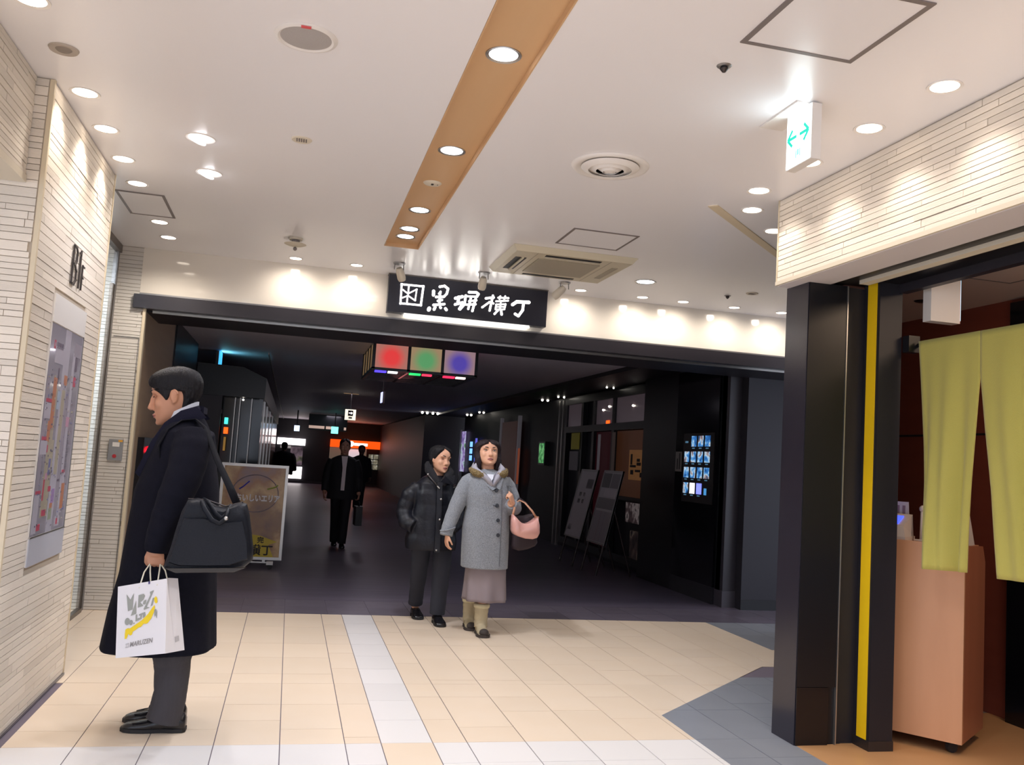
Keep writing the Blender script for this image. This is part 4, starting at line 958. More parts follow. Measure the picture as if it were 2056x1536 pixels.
part('shop_interior', MB().box(1.50,2.95,Yf-0.05,Yf,0.6,1.49), mat('far_shop','6b5a50',0.4,emit=0.35,ecol='8a7868'), t)
part('bright_cloth', MB().box(2.25,2.75,Yf-0.08,Yf-0.051,1.0,1.45), mat('far_bright','e0d8e0',0.4,emit=0.8,ecol='d8d0d8'), t)
t = thing('picture_menu', (3.33,Yf,0.9), 'grid of small lit food pictures beside the far orange shop', 'display')
fm = ramp_emit('far_menu',4,[(0.3,'40382c'),(0.5,'a8a088'),(0.6,'d8d4c8'),(0.7,'605040')],0.55,0.3,2)
for r_ in range(3):
    for c_ in range(3): part('picture', MB().box(3.05+c_*0.2,3.22+c_*0.2,Yf-0.05,Yf,0.69+r_*0.21,0.87+r_*0.21), fm, t)
t = thing('ceiling_light_row', (2.0,30,2.3), 'row of pale lit ceiling panels at the end of the street', 'ceiling light')
for a, b_ in ((0.60,1.18),(1.24,1.62),(1.92,2.0)): part('panel', MB().box(a*0.86,b_*0.86,30,30.05,2.03,2.12), mat('panel_glow','d8b8a8',0.4,emit=0.6,ecol='e0c0b0'), t)
part('frame', MB().box(0.5,1.75,30.06,30.12,1.98,2.499), M['black'], t)
t = thing('exit_sign', (1.28,28,2.3), 'small green lit exit sign at the end of the street', 'sign')
part('case', MB().box(1.16,1.37,28,28.06,1.86,2.07), mat('exit_green','20c0a0',0.4,emit=2.2,ecol='7af0e0'), t)
part('stem', MB().box(1.25,1.28,28.02,28.05,2.07,2.499), M['darkmetal'], t)
t = thing('toilet_sign', (0.1,28,2.3), 'small pale blue lit sign above the white light box at the far end', 'sign')
part('case', MB().box(0.05,0.21,28,28.06,1.86,2.03), mat('sign_pale_blue','c0d8ff',0.4,emit=2.2,ecol='c4dcff'), t)
part('stem', MB().box(0.11,0.15,28.02,28.05,2.03,2.499), M['darkmetal'], t)
t = thing('hanging_sign', (1.1,18,2.1), 'small black hanging sign with a white arrow in the middle of the street', 'sign')
part('case', MB().box(0.99,1.20,18.0,18.06,1.95,2.16), mat('hang_cream','e0d8c0',0.4,emit=1.3,ecol='efe6d0'), t)
part('black_field', MB().box(1.045,1.145,17.99,18.0,2.03,2.14), M['dark'], t)
part('arrow', MB().box(1.06,1.13,17.985,17.99,2.08,2.093).prism([(1.105,17.985,2.06),(1.135,17.985,2.086),(1.105,17.985,2.112)],(0,0.005,0)), wg, t)
part('lower_mark', MB().box(1.06,1.13,17.985,18.0,1.975,2.01), M['steel'], t)
part('stem', MB().box(1.085,1.10,18.02,18.04,2.16,2.499), M['darkmetal'], t)
part('ceiling_lamp', MB().box(0.95,1.25,18.3,18.34,2.485,2.499), mat('dim_amber','a08060',0.4,emit=0.3,ecol='b09070'), t)
t = thing('edge_sign', (1.13,12,2.1), 'thin bright vertical edge of a hanging sign in the middle of the street', 'sign')
part('lit_edge', MB().box(1.125,1.137,12,12.2,2.00,2.14), mat('edge_white','d8d8ff',0.4,emit=1.4,ecol='c8ccff'), t)
part('case', MB().box(1.137,1.165,12,12.2,1.99,2.15), M['darkmetal'], t)
part('stem', MB().box(1.14,1.15,12.1,12.11,2.15,2.499), M['darkmetal'], t)
# unseen fill lamps added to lift the dim street
for k, y in enumerate((9.8, 13.5, 18.0, 24.0, 30.0)):
    pl = bpy.data.lights.new('street_fill','AREA'); pl.energy = (6.0 if k == 0 else 5.0)*S*S; pl.shape = 'DISK'; pl.size = 0.5; pl.color = (0.95,0.88,1.0)
    po = bpy.data.objects.new('street_fill', pl); COL.objects.link(po); po.location = Vector((1.3,y,2.47))*S
for (x, y, pw, cc) in ((1.2,10.4,1.2,'ff9090'),(0.3,35.0,8,'fff0f0'),(2.4,34.5,6,'ff9050')):
    pl = bpy.data.lights.new('street_fill','POINT'); pl.energy = pw*S*S; pl.color = lin(cc)[:3]; pl.shadow_soft_size = 0.15
    po = bpy.data.objects.new('street_fill', pl); COL.objects.link(po); po.location = Vector((x,y,1.9 if y > 30 else 2.1))*S
rl = bpy.data.lights.new('recess_fill','AREA'); rl.energy = 100; rl.size = 0.7; rl.color = (0.80,0.90,1.0)  # unseen cool lamp added to brighten the stone behind the glass
ro = bpy.data.objects.new('recess_fill', rl); COL.objects.link(ro); ro.location = Vector((-2.0,6.3,2.75))*S
sl_ = bpy.data.lights.new('shop_fill','AREA'); sl_.energy = 16; sl_.size = 0.5; sl_.color = (1.0,0.72,0.5)  # unseen warm lamp added to stand for the shop's own light
so_ = bpy.data.objects.new('shop_fill', sl_); COL.objects.link(so_); so_.location = Vector((3.6,3.0,2.44))*S
# ------------------------------------------------------------------ people
SKIN = mat('skin','d9a688',0.5,noise=((25,25,25),0.25,'cf9678'),sss=0.05)
SKIN_MAN = mat('skin_man','c58f72',0.5,noise=((25,25,25),0.25,'b98266'),sss=0.05)
SKIN_FAR = mat('skin_far','b98a74',0.55)
HAIR = mat('black_hair','121015',0.5,bump=((160,160,25),0.6),spec=0.25)
HAIR_B = mat('dark_brown_hair','1f1418',0.5,bump=((160,160,25),0.6),spec=0.25)
EYEW = mat('eye_white','d8cfc8',0.3); IRIS = mat('iris','1c1412',0.2); LIP = mat('lips','a8625c',0.45); BROW = mat('eyebrow','2a211f',0.8); NOST = mat('nostril','5c3630',0.7)

HEAD = [  # u, front, back, half width
 (-0.120, 0.070, 0.030, 0.018),(-0.112, 0.082, 0.005, 0.034),(-0.098, 0.086,-0.018, 0.047),(-0.080, 0.085,-0.040, 0.057),(-0.062, 0.085,-0.055, 0.063),(-0.042, 0.085,-0.068, 0.068),
 (-0.022, 0.083,-0.080, 0.071),(-0.002, 0.080,-0.088, 0.073),(0.012, 0.081,-0.093, 0.074),(0.026, 0.085,-0.096, 0.075),(0.045, 0.085,-0.098, 0.076),(0.063, 0.080,-0.096, 0.075),(0.080, 0.069,-0.090, 0.070),
 (0.094, 0.052,-0.076, 0.060),(0.105, 0.028,-0.054, 0.044),(0.112, 0.004,-0.030, 0.026),(0.115,-0.010,-0.016, 0.006)]

class Head:
    def __init__(s, pos, fwd, yaw=0, pitch=0, roll=0, k=1.0, wide=1.0, deep=1.0):
        F = Vector(fwd).normalized(); U = Vector((0,0,1)); Lf = U.cross(F)
        B = Matrix((F, Lf, U)).transposed()
        s.R = B @ Matrix.Rotation(radians(yaw),3,'Z') @ Matrix.Rotation(radians(pitch),3,'Y') @ Matrix.Rotation(radians(roll),3,'X')
        s.p = Vector(pos); s.k = k; s.w = wide; s.d = deep
    def __call__(s, f, l, u): return s.p+s.R @ (Vector((f*s.d, l*s.w, u))*s.k)
    def surf(s, a, u, off=0.0):     # point on the skull at angle a from the front
        fr, bk, w = lerp_tab(HEAD, u); c = (fr+bk)/2; rf = (fr-bk)/2
        ca, sa = cos(a), sin(a); e = 0.86
        return s(c+(rf+off)*math.copysign(abs(ca)**e, ca), (w+off)*math.copysign(abs(sa)**e, sa), u)
    def build(s, mb, female=False):
        n = 32
        mb.loft([[s.surf(2*pi*i/n, h[0]) for i in range(n)] for h in HEAD])
        nose = [(0.022,0.080,0.008,0.006),(0.008,0.088,0.009,0.007),(-0.012,0.093,0.011,0.009),(-0.028,0.099,0.015,0.012),(-0.038,0.100,0.018,0.014),(-0.046,0.095,0.017,0.010),(-0.050,0.086,0.012,0.008)]
        kk = 0.82 if female else 1.0
        mb.loft([[s(0.080+(f-0.080)*kk+r*cos(2*pi*i/10), w*sin(2*pi*i/10), u) for i in range(10)] for u, f, w, r in nose])
        mb.ball(s(0.086,0,-0.069), (0.010*s.k,0.022*s.k,0.007*s.k), 14, 8, s.R)     # lips
        mb.ball(s(0.085,0,-0.080), (0.009*s.k,0.019*s.k,0.007*s.k), 14, 8, s.R)
        mb.ball(s(0.078,0,-0.108), (0.014*s.k,0.020*s.k,0.012*s.k), 14, 8, s.R)     # chin
        for d in (1,-1):
            mb.ball(s(0.058,d*0.038,-0.028), (0.022*s.k,0.026*s.k,0.028*s.k), 14, 8, s.R)   # cheek
            mb.ball(s(0.074,d*0.034,0.030), (0.012*s.k,0.026*s.k,0.008*s.k), 14, 8, s.R)   # brow
            E = s.R @ Matrix.Rotation(radians(-14),3,'Y') @ Matrix.Rotation(radians(d*22),3,'Z')
            mb.ball(s(-0.008,d*0.080,-0.008), (0.017*s.k,0.006*s.k,0.031*s.k), 14, 10, E)
            mb.tube([s(-0.008+0.016*sin(a)-0.002,d*(0.083+0.006*sin(a)*-1),-0.004+0.028*cos(a)) for a in [-1.0+k*0.42 for k in range(-1,8)]], 0.0042*s.k, 8)
            mb.ball(s(-0.001,d*0.074,-0.030), (0.008*s.k,0.006*s.k,0.010*s.k), 10, 8, E)
    def sockets(s, mb):             # press the eye sockets and the ear bowl in
        Ri = s.R.inverted()
        for i, v in enumerate(mb.v):
            q = Ri @ (Vector(v)-s.p)/s.k; l = q.y/s.w; q.x /= s.d
            if q.x > 0.03:
                for d in (1,-1):
                    r2 = ((l-d*0.033)/0.017)**2+((q.z-0.010)/0.011)**2
                    if r2 < 6: mb.v[i] = tuple(Vector(mb.v[i])-s.R @ Vector((0.009*math.exp(-r2),0,0))*s.k)
    def face(s, person, closed=False, detail=True, lip=LIP, opened=0.0):
        for d in (1,-1):
            mb = MB().ball(s(0.0715,d*0.033,0.010), (0.0085*s.k,0.0135*s.k,(0.0022 if closed else 0.0047)*s.k), 14, 8, s.R)
            eye = part('eye', mb, EYEW if not closed else SKIN, person, True)
            if detail:
                if not closed: part('iris', MB().ball(s(0.0765,d*0.033,0.0105), (0.0045*s.k,0.0056*s.k,0.0052*s.k), 10, 8, s.R), IRIS, eye, True)
                pts = [s(0.0725+0.007*(1-abs(t)**1.6), d*0.033+t*0.016, 0.010+(0.0048*(1-t*t) if not closed else -0.002*(1-t*t))) for t in (-1,-0.5,0,0.5,1)]
                part('eyelid', MB().tube(pts, [0.0009*s.k,0.0017*s.k,0.002*s.k,0.0017*s.k,0.0009*s.k], 6), BROW, eye, True)
            bp = [s(0.0905-0.018*t*t-0.004*t, d*(0.016+0.034*t), 0.031+0.007*sin(t*2.4)) for t in (0,0.25,0.5,0.75,1)]
            part('eyebrow', MB().tube(bp, [(0.002*s.k,0.003*s.k),(0.0025*s.k,0.0042*s.k),(0.0025*s.k,0.004*s.k),(0.002*s.k,0.003*s.k),(0.001*s.k,0.0015*s.k)], 8), BROW, person, True)
        m = MB(); n_ = 7
        for (u0, th, f0) in ((-0.0705,0.0042,0.0945),(-0.0795-opened,0.0048,0.0925)):
            pts = [s(f0-0.012*abs(t)**2, t*0.022, u0+(0.0018*(1-t*t) if u0 > -0.075 else -0.001*(1-t*t))+(-0.003*abs(t) if u0 > -0.075 else 0.004*abs(t))) for t in [-1+2*i/(n_-1) for i in range(n_)]]
            m.tube(pts, [(0.003*s.k,th*s.k*(0.3+0.7*(1-abs(-1+2*i/(n_-1))**2))) for i in range(n_)], 8)
        part('lips', m, lip, person, True)
        if detail:
            part('mouth_line', MB().tube([s(0.0955-0.012*t*t, t*0.020, -0.0752-0.001*t*t) for t in (-1,-0.5,0,0.5,1)], (0.0012+opened*0.4)*s.k, 6), NOST, person, True)
            part('nostrils', MB().ball(s(0.094,0.008,-0.0475),(0.004*s.k,0.0035*s.k,0.002*s.k),8,6,s.R).ball(s(0.094,-0.008,-0.0475),(0.004*s.k,0.0035*s.k,0.002*s.k),8,6,s.R), NOST, person, True)
    def hair(s, person, a0tab, ttab, ulow, m, n=56, flare=0.0, seed=0.0, jag=0.004):
        us = []; u = ulow
        while u < 0.1149: us.append(u); u += 0.008
        us += [0.1149]
        rings = []
        for j, u in enumerate(us):
            a0 = radians(lerp_tab(a0tab, u)[0]); tf, ts, tb = lerp_tab(ttab, u)
            uh = max(u, -0.055); out, inn = [], []
            fr, bk, w = lerp_tab(HEAD, uh); c = (fr+bk)/2; rf = (fr-bk)/2
            fl = flare*max(0, -0.03-u)
            for i in range(n+1):
                a = a0+(2*pi-2*a0)*i/n; ca, sa = cos(a), sin(a); e = 0.88
                t_ = (tf if ca > 0 else tb)*abs(ca)+ts*(1-abs(ca)) if True else 0
                jit = jag*0.5*(sin(a*31+u*40+seed)+sin(a*17-u*90+seed*2))*0.6
                edge = min(1.0, min(i, n-i)/3.0)
                o_ = t_*edge-0.003*(1-edge)+jit*edge+fl
                out.append(s(c+(rf+o_)*math.copysign(abs(ca)**e, ca), (w+o_)*math.copysign(abs(sa)**e, sa), u+max(0,u-0.045)*0.26+jit*0.7))
                i_ = -0.007
                inn.append(s(c+(rf+i_)*math.copysign(abs(ca)**e, ca)*0.97, (w+i_)*math.copysign(abs(sa)**e, sa)*0.97, u))
            rings.append(out+inn[::-1])
        return part('hair', MB().loft(rings), m, person, True)

def _patch(s, person, rows, d, m, off=0.007):
    rings = []
    for u, a0, a1 in rows:
        A = [radians(a0+(a1-a0)*i/8)*d for i in range(9)]
        rings.append([s.surf(a, u, off*(0.35+0.65*min(1, min(i, 8-i)/2)), ) for i, a in enumerate(A)]+[s.surf(a, u, -0.006) for a in A[::-1]])
    return part('sideburn', MB().loft(rings), m, person, True)
Head.patch = _patch
def hand(mb, wrist, along, thumb_dir, k=1.0, curl=(20,25,25), spread=0.1, thumb=35, tcurl=20, flip=1):
    """palm and five bent fingers; along = towards the fingertips, thumb_dir = the side the thumb leaves from, palm faces along x thumb_dir * flip"""
    X = Vector(along).normalized(); Y = (Vector(thumb_dir)-X*Vector(thumb_dir).dot(X)).normalized(); Z = X.cross(Y)*flip; W = Vector(wrist)
    def P(x, y, z): return W+(X*x+Y*y+Z*z)*k
    mb.loft([[P(x, w*cos(2*pi*i/14)+yo, t*sin(2*pi*i/14)) for i in range(14)] for x, w, t, yo in ((-0.015,0.024,0.018,0),(0.008,0.029,0.017,0),(0.035,0.038,0.016,0.001),(0.065,0.041,0.014,0.0),(0.084,0.038,0.011,0.0),(0.090,0.032,0.007,0))])
    L_ = ((0.030,0.078,0.0086),(0.010,0.086,0.0088),(-0.010,0.080,0.0083),(-0.029,0.062,0.0073))
    for y, ln, r in L_:
        q = P(0.078, y, 0); ang = 0; pts = [P(0.066,y,0), q]; dx = Vector((1, y*spread*8, 0)).normalized()
        for seg, cu in zip((0.46,0.30,0.24), curl):
            ang += radians(cu); d = X*(dx.x*cos(ang))+Y*(dx.y*cos(ang))+Z*sin(ang); q = q+d*(ln*seg*k); pts.append(q)
        mb.capsule(pts, [r*k,r*k*1.05,r*k,r*k*0.92,r*k*0.8], 10)
    b = P(0.022,0.030,0.002); a1 = radians(thumb); d1 = X*cos(a1)*0.9+Y*sin(a1)+Z*0.25; d1.normalize()
    q1 = b+d1*0.038*k; d2 = (d1+X*0.25+Z*math.tan(radians(tcurl))-Y*0.25).normalized(); q2 = q1+d2*0.030*k; d3 = (d2+Z*math.tan(radians(tcurl))-Y*0.3).normalized(); q3 = q2+d3*0.022*k
    mb.capsule([P(0.01,0.016,0), b, q1, q2, q3], [0.014*k,0.0135*k,0.0105*k,0.0098*k,0.0085*k], 10)

def erings(secs, n=40, e=0.85, fold=None):
    """horizontal sections (z, x0, x1, yc, halfdepth) as closed rings"""
    R = []
    for (z, x0, x1, yc, hd) in secs:
        cx, rx = (x0+x1)/2, (x1-x0)/2; ro = []
        for i in range(n):
            a = 2*pi*i/n; ca, sa = cos(a), sin(a)
            f = 1+(fold(a, z) if fold else 0)
            ro.append((cx+rx*f*math.copysign(abs(ca)**e, ca), yc+hd*f*math.copysign(abs(sa)**e, sa), z))
        R.append(ro)
    return R
def densify(secs, step=0.02):
    out = []
    for a, b in zip(secs, secs[1:]):
        m = max(1, int(abs(a[0]-b[0])/step))
        for k in range(m): out.append(tuple(p+(q-p)*k/m for p, q in zip(a, b)))
    return out+[secs[-1]]
def limb(mb, path, rad, n=18, wr=0.0, seed=0, sub=5):
    """a tapering limb through the joints, rounded at the joints, with soft wrinkles"""
    P = [Vector(q) for q in path]; R = [r if isinstance(r,(tuple,list)) else (r,r) for r in rad]
    pp, rr = [], []
    for i in range(len(P)-1):
        p0 = P[max(i-1,0)]; p1 = P[i]; p2 = P[i+1]; p3 = P[min(i+2,len(P)-1)]
        for k in range(sub):
            t = k/sub
            q = 0.5*((2*p1)+(p2-p0)*t+(2*p0-5*p1+4*p2-p3)*t*t+(3*p1-p0-3*p2+p3)*t**3)
            w_ = 1+wr*sin((i+t)*8.5+seed)+wr*0.6*sin((i+t)*15+seed*2)
            pp.append(q); rr.append(((R[i][0]+(R[i+1][0]-R[i][0])*t)*w_, (R[i][1]+(R[i+1][1]-R[i][1])*t)*w_))
    pp.append(P[-1]); rr.append(R[-1])
    mb.tube(pp, rr, n); return mb
def shoe(mb, heel, d, ln, wd, ht, ankle=None, sole=0.02):
    """shoe along direction d on the floor: toe box, instep, heel"""
    d = Vector((d[0],d[1],0)).normalized(); s_ = Vector((-d.y,d.x,0)); h = Vector((heel[0],heel[1],0)); rings = []
    for t, w_, hh in ((0,0.55,0.75),(0.04,0.78,1.0),(0.18,0.82,1.05),(0.34,0.78,1.05),(0.48,0.88,0.82),(0.64,1.0,0.62),(0.80,0.97,0.52),(0.92,0.78,0.42),(0.98,0.48,0.33),(1.0,0.25,0.25)):
        c = h+d*ln*t; ro = []
        for i in range(18):
            a = 2*pi*i/18; ca, sa = cos(a), sin(a)
            z = ht*hh*(0.5+0.5*sa) if sa > 0 else ht*hh*0.5*(1-abs(sa)**0.35)
            ro.append(c+s_*(wd/2*w_*math.copysign(abs(ca)**0.8,ca))+Vector((0,0,0.003+z)))
        rings.append(ro)
    mb.loft(rings); return mb
def sole(mb, heel, d, ln, wd, th=0.016):
    d = Vector((d[0],d[1],0)).normalized(); s_ = Vector((-d.y,d.x,0)); h = Vector((heel[0],heel[1],0))
    o = [(-0.01,0.45),(0.03,0.75),(0.18,0.84),(0.36,0.78),(0.64,1.03),(0.82,0.98),(0.94,0.75),(1.01,0.3)]
    pts = [h+d*ln*t+s_*wd/2*w_ for t, w_ in o]+[h+d*ln*t-s_*wd/2*w_ for t, w_ in o[::-1]]
    mb.prism([q+Vector((0,0,0.001)) for q in pts], (0,0,th)); return mb

# ---------------------------------------------------------------- the man at the left
YC = 4.45
man = thing('person', (-0.50,YC,0), 'man in long navy overcoat standing in profile, holding a white paper bag', 'person')
hd = Head((-0.550,YC,1.512), (-1,0,0), 0, 13, 0, 1.03, 1.0, 1.07)
b = MB()
limb(b, [(-0.47,YC,1.34),(-0.485,YC,1.40),(-0.515,YC,1.44),(-0.535,YC,1.47)], [0.075,0.060,0.057,0.055], 20)
hd.build(b)
b.loft(erings([(1.37,-0.56,-0.40,YC,0.15),(1.30,-0.58,-0.38,YC,0.18),(1.05,-0.60,-0.38,YC,0.15),(0.85,-0.60,-0.36,YC,0.16)]))
limb(b, [(-0.46,4.27,1.31),(-0.475,4.22,1.06),(-0.525,4.20,0.90),(-0.530,4.20,0.80)], [0.055,0.045,0.035,0.028])
limb(b, [(-0.46,4.63,1.31),(-0.46,4.69,1.06),(-0.50,4.69,0.86),(-0.51,4.69,0.80)], [0.055,0.045,0.035,0.028])
for y in (4.38,4.52): limb(b, [(-0.46,y,0.92),(-0.45,y,0.48),(-0.43,y,0.06)], [0.085,0.058,0.040])
hand(b, (-0.530,4.198,0.842), (-0.02,0.0,-1), (-1,0.1,0), 0.92, (62,75,55), 0.02, 22, 25, 1)
hand(b, (-0.51,4.69,0.80), (-0.1,0,-1), (-1,-0.2,0), 0.92, (25,30,25), 0.05, 30, 10, -1)
bf = fuse(b, 0.0046, 5); hd.sockets(bf)
part('body', bf, SKIN_MAN, man, True)
hd.face(man, closed=True)
hd.hair(man, [(-0.095,128),(-0.06,122),(-0.03,118),(0.0,112),(0.016,106),(0.024,76),(0.032,55),(0.042,36),(0.052,16),(0.062,6),(0.09,3),(0.115,1)],
        [(-0.095,0.003,0.003,0.006),(-0.05,0.008,0.007,0.018),(0.0,0.008,0.008,0.024),(0.03,0.008,0.008,0.026),(0.048,0.012,0.009,0.026),(0.065,0.024,0.012,0.025),(0.08,0.027,0.017,0.023),(0.095,0.026,0.018,0.020),(0.115,0.016,0.014,0.014)], -0.092, HAIR, seed=1.3, jag=0.006)
for d_ in (1,-1): hd.patch(man, [(-0.016,73,77),(-0.008,69,80),(0.004,63,84),(0.016,57,88),(0.028,50,95),(0.040,34,98)], d_, HAIR)
NAVY = mat('navy_wool','15151f',0.9,noise=((40,40,40),0.4,'0f0f17'),bump=((220,220,220),0.25),spec=0.12)
cs = densify([(1.435,-0.52,-0.425,YC,0.070),(1.415,-0.545,-0.405,YC,0.105),(1.385,-0.575,-0.388,YC,0.155),(1.345,-0.597,-0.372,YC,0.195),(1.28,-0.615,-0.350,YC,0.212),(1.20,-0.640,-0.334,YC,0.212),(1.075,-0.680,-0.310,YC,0.208),(0.91,-0.694,-0.303,YC,0.205),
      (0.70,-0.710,-0.290,YC,0.215),(0.53,-0.742,-0.278,YC,0.232),(0.362,-0.762,-0.264,YC,0.252)], 0.025)
fold = lambda a, z: 0.022*max(0,(1.15-z))*sin(a*7+z*1.3)+0.012*max(0,1.0-z)*sin(a*13+2)
c_ = MB().loft(erings(cs, 64, 0.80, fold))
limb(c_, [(-0.445,4.285,1.345),(-0.435,4.255,1.27),(-0.445,4.225,1.17),(-0.475,4.205,1.06),(-0.505,4.200,0.95),(-0.526,4.198,0.87),(-0.534,4.198,0.815)], [(0.075,0.07),(0.098,0.082),(0.100,0.080),(0.088,0.075),(0.072,0.066),(0.058,0.056),(0.046,0.047)], 22, 0.02, 0.5)
limb(c_, [(-0.445,4.615,1.345),(-0.44,4.65,1.25),(-0.45,4.68,1.06),(-0.49,4.69,0.9),(-0.51,4.69,0.80)], [0.075,0.09,0.08,0.065,0.05], 20, 0.02)
part('overcoat', fuse(c_, 0.0075, 3), NAVY, man, True)
lap = mat('navy_lapel','1c1c2b',0.9,bump=((220,220,220),0.2),spec=0.12)
for d in (-1, 1):
    pts_in = [(-0.43,0.075,1.475),(-0.50,0.082,1.445),(-0.560,0.075,1.385),(-0.610,0.055,1.29),(-0.665,0.035,1.14)]
    pts_out = [(-0.405,0.105,1.435),(-0.465,0.130,1.415),(-0.535,0.145,1.355),(-0.590,0.135,1.27),(-0.655,0.07,1.13)]
    mb = MB(); rings = []
    for p, q in zip(pts_in, pts_out):
        p = Vector((p[0],YC+d*p[1],p[2])); q = Vector((q[0],YC+d*q[1],q[2])); mdl = (p+q)/2+Vector((-0.018,d*0.022,0.014)); dn = Vector((0.016,-d*0.010,-0.016))
        rings.append([p, mdl, q, q+dn, mdl+dn, p+dn])
    part('lapel', mb.loft(rings), lap, man, 50)
part('coat_collar', MB().loft([[(-0.405+0.02*cos(a)*0-0.0,YC+0.095*t_,1.44+h) for (h, a) in ((0.0,0),(0.030,0))]+[(-0.425,YC+0.075*t_,1.475),(-0.437,YC+0.070*t_,1.44)] for t_ in (-1,-0.6,0,0.6,1)]), lap, man, 50)
sc_ = []
for k in range(17):
    a = radians(180-165+330*k/16); ca, sa = cos(a), sin(a)      # a=180 is the nape; opening at the throat
    x = -0.503+0.066*(-ca); y = YC+0.072*sa; z = 1.425+0.036*(x+0.503)/0.066
    sc_.append([(x,y,z-0.03),(x,y,z+0.034),(x-0.008*(-ca),y-0.006*sa,z+0.034),(x-0.008*(-ca),y-0.006*sa,z-0.03)])
part('shirt_collar', MB().loft(sc_), mat('white_shirt','d9dbe4',0.7), man, 40)
GREYTR = mat('grey_trousers','3d3a3e',0.9,noise=((60,60,8),0.4,'323034'),bump=((200,200,60),0.2))
for y, dx in ((4.385,0.0),(4.53,-0.01)):
    tb = MB(); limb(tb, [(-0.445+dx,y,0.72),(-0.443+dx,y,0.36),(-0.440+dx,y,0.29),(-0.437+dx,y,0.18),(-0.448+dx,y,0.085),(-0.455+dx,y,0.05)], [(0.10,0.085),(0.092,0.085),(0.072,0.078),(0.068,0.072),(0.074,0.075),(0.082,0.078)], 22, 0.015, y)
    part('trouser_leg', tb, GREYTR, man, True)
LEATHER = mat('black_leather','18171b',0.22,bump=((90,90,90),0.15))
for y, x in ((4.39,-0.358),(4.53,-0.372)):
    sh_ = part('shoe', shoe(MB(), (x,y), (-1,0.05), 0.272, 0.098, 0.078), LEATHER, man, True)
    part('sole', sole(MB(), (x,y), (-1,0.05), 0.275, 0.10), mat('sole_black','121114',0.6), sh_)
    part('seam', MB().tube([(x-0.225,y-0.022,0.040),(x-0.19,y-0.032,0.047),(x-0.14,y-0.030,0.058),(x-0.14,y+0.036,0.058),(x-0.19,y+0.044,0.047),(x-0.225,y+0.036,0.040)],0.003,6), LEATHER, sh_, True)

# shoulder bag
BAGM = mat('bag_leather','0f131d',0.5,noise=((6,6,6),0.4,'0b0e16'),bump=((120,120,120),0.2),spec=0.25)
sb = thing('shoulder_bag', (-0.30,4.12,0.76), 'black leather shoulder bag with drooping handles hanging at the coat of the man', 'bag')
outl = [(-0.475,0.775),(-0.455,0.86),(-0.442,0.93),(-0.425,1.01),(-0.405,1.058),(-0.37,1.066),(-0.33,1.058),(-0.29,1.036),(-0.25,1.032),(-0.215,1.050),(-0.188,1.058),(-0.165,1.050),(-0.150,1.005),(-0.135,0.93),(-0.122,0.86),(-0.120,0.815),(-0.150,0.785),(-0.21,0.768),(-0.30,0.758),(-0.42,0.756)]
cx0, cz0 = -0.30, 0.89
def bagring(k, y): return [(cx0+(x-cx0)*k, y-0.055+0.025*(x+0.30), cz0+(z-cz0)*k) for x, z in outl]
body_b = MB().loft([bagring(0.90,4.045),bagring(0.965,4.058),bagring(1.0,4.085),bagring(1.0,4.145),bagring(0.965,4.175),bagring(0.9,4.188)])
part('bag_body', body_b, BAGM, sb, 50)
pk = [(-0.452,0.80),(-0.43,0.90),(-0.41,0.985),(-0.33,0.99),(-0.25,0.975),(-0.17,0.985),(-0.145,0.90),(-0.135,0.825),(-0.21,0.795),(-0.30,0.79),(-0.41,0.788)]
part('front_pocket', MB().loft([[(x,3.985+0.025*(x+0.30)-0.0,z) for x,z in pk],[(cx0+(x-cx0)*0.97,3.975+0.025*(x+0.30),cz0+(z-cz0)*0.96) for x,z in pk]]), BAGM, sb, 40)
part('bottom_band', MB().loft([[(x,3.986+0.02*(x+0.3),z) for x,z in ((-0.468,0.775),(-0.14,0.79),(-0.19,0.768),(-0.42,0.758))],[(x,3.974+0.02*(x+0.3),z) for x,z in ((-0.462,0.777),(-0.15,0.788),(-0.19,0.770),(-0.42,0.761))]]), mat('bag_brown','2a2522',0.5), sb)
part('handle', MB().tube([(-0.345,3.995,1.055),(-0.33,3.965,1.03),(-0.295,3.945,0.985),(-0.262,3.940,0.972),(-0.236,3.945,0.995),(-0.235,3.975,1.03)],[(0.008,0.012)]*6,8), BAGM, sb, True)
part('handle', MB().tube([(-0.345,4.065,1.06),(-0.32,4.005,1.055),(-0.285,3.975,1.01),(-0.258,3.965,0.992),(-0.236,3.975,1.01),(-0.23,4.045,1.04)],[(0.008,0.012)]*6,8), BAGM, sb, True)
part('buckle', MB().ball((-0.238,3.937,0.995),0.009,10,8), M['metal'], sb, True)
part('zip', MB().tube([(-0.405,4.045,1.062),(-0.33,4.045,1.062),(-0.25,4.045,1.038),(-0.18,4.045,1.06)],0.004,6), M['darkmetal'], sb)
def strap(mb, pts, w_, t_=0.004):
    P = [Vector(p) for p, n in pts]; N = [Vector(n).normalized() for p, n in pts]; rings = []
    for i, (p, n) in enumerate(zip(P, N)):
        d = (P[min(i+1,len(P)-1)]-P[max(i-1,0)]).normalized(); s_ = d.cross(n).normalized()*w_/2
        rings.append([p-s_-n*t_/2, p+s_-n*t_/2, p+s_+n*t_/2, p-s_+n*t_/2])
    return mb.loft(rings)
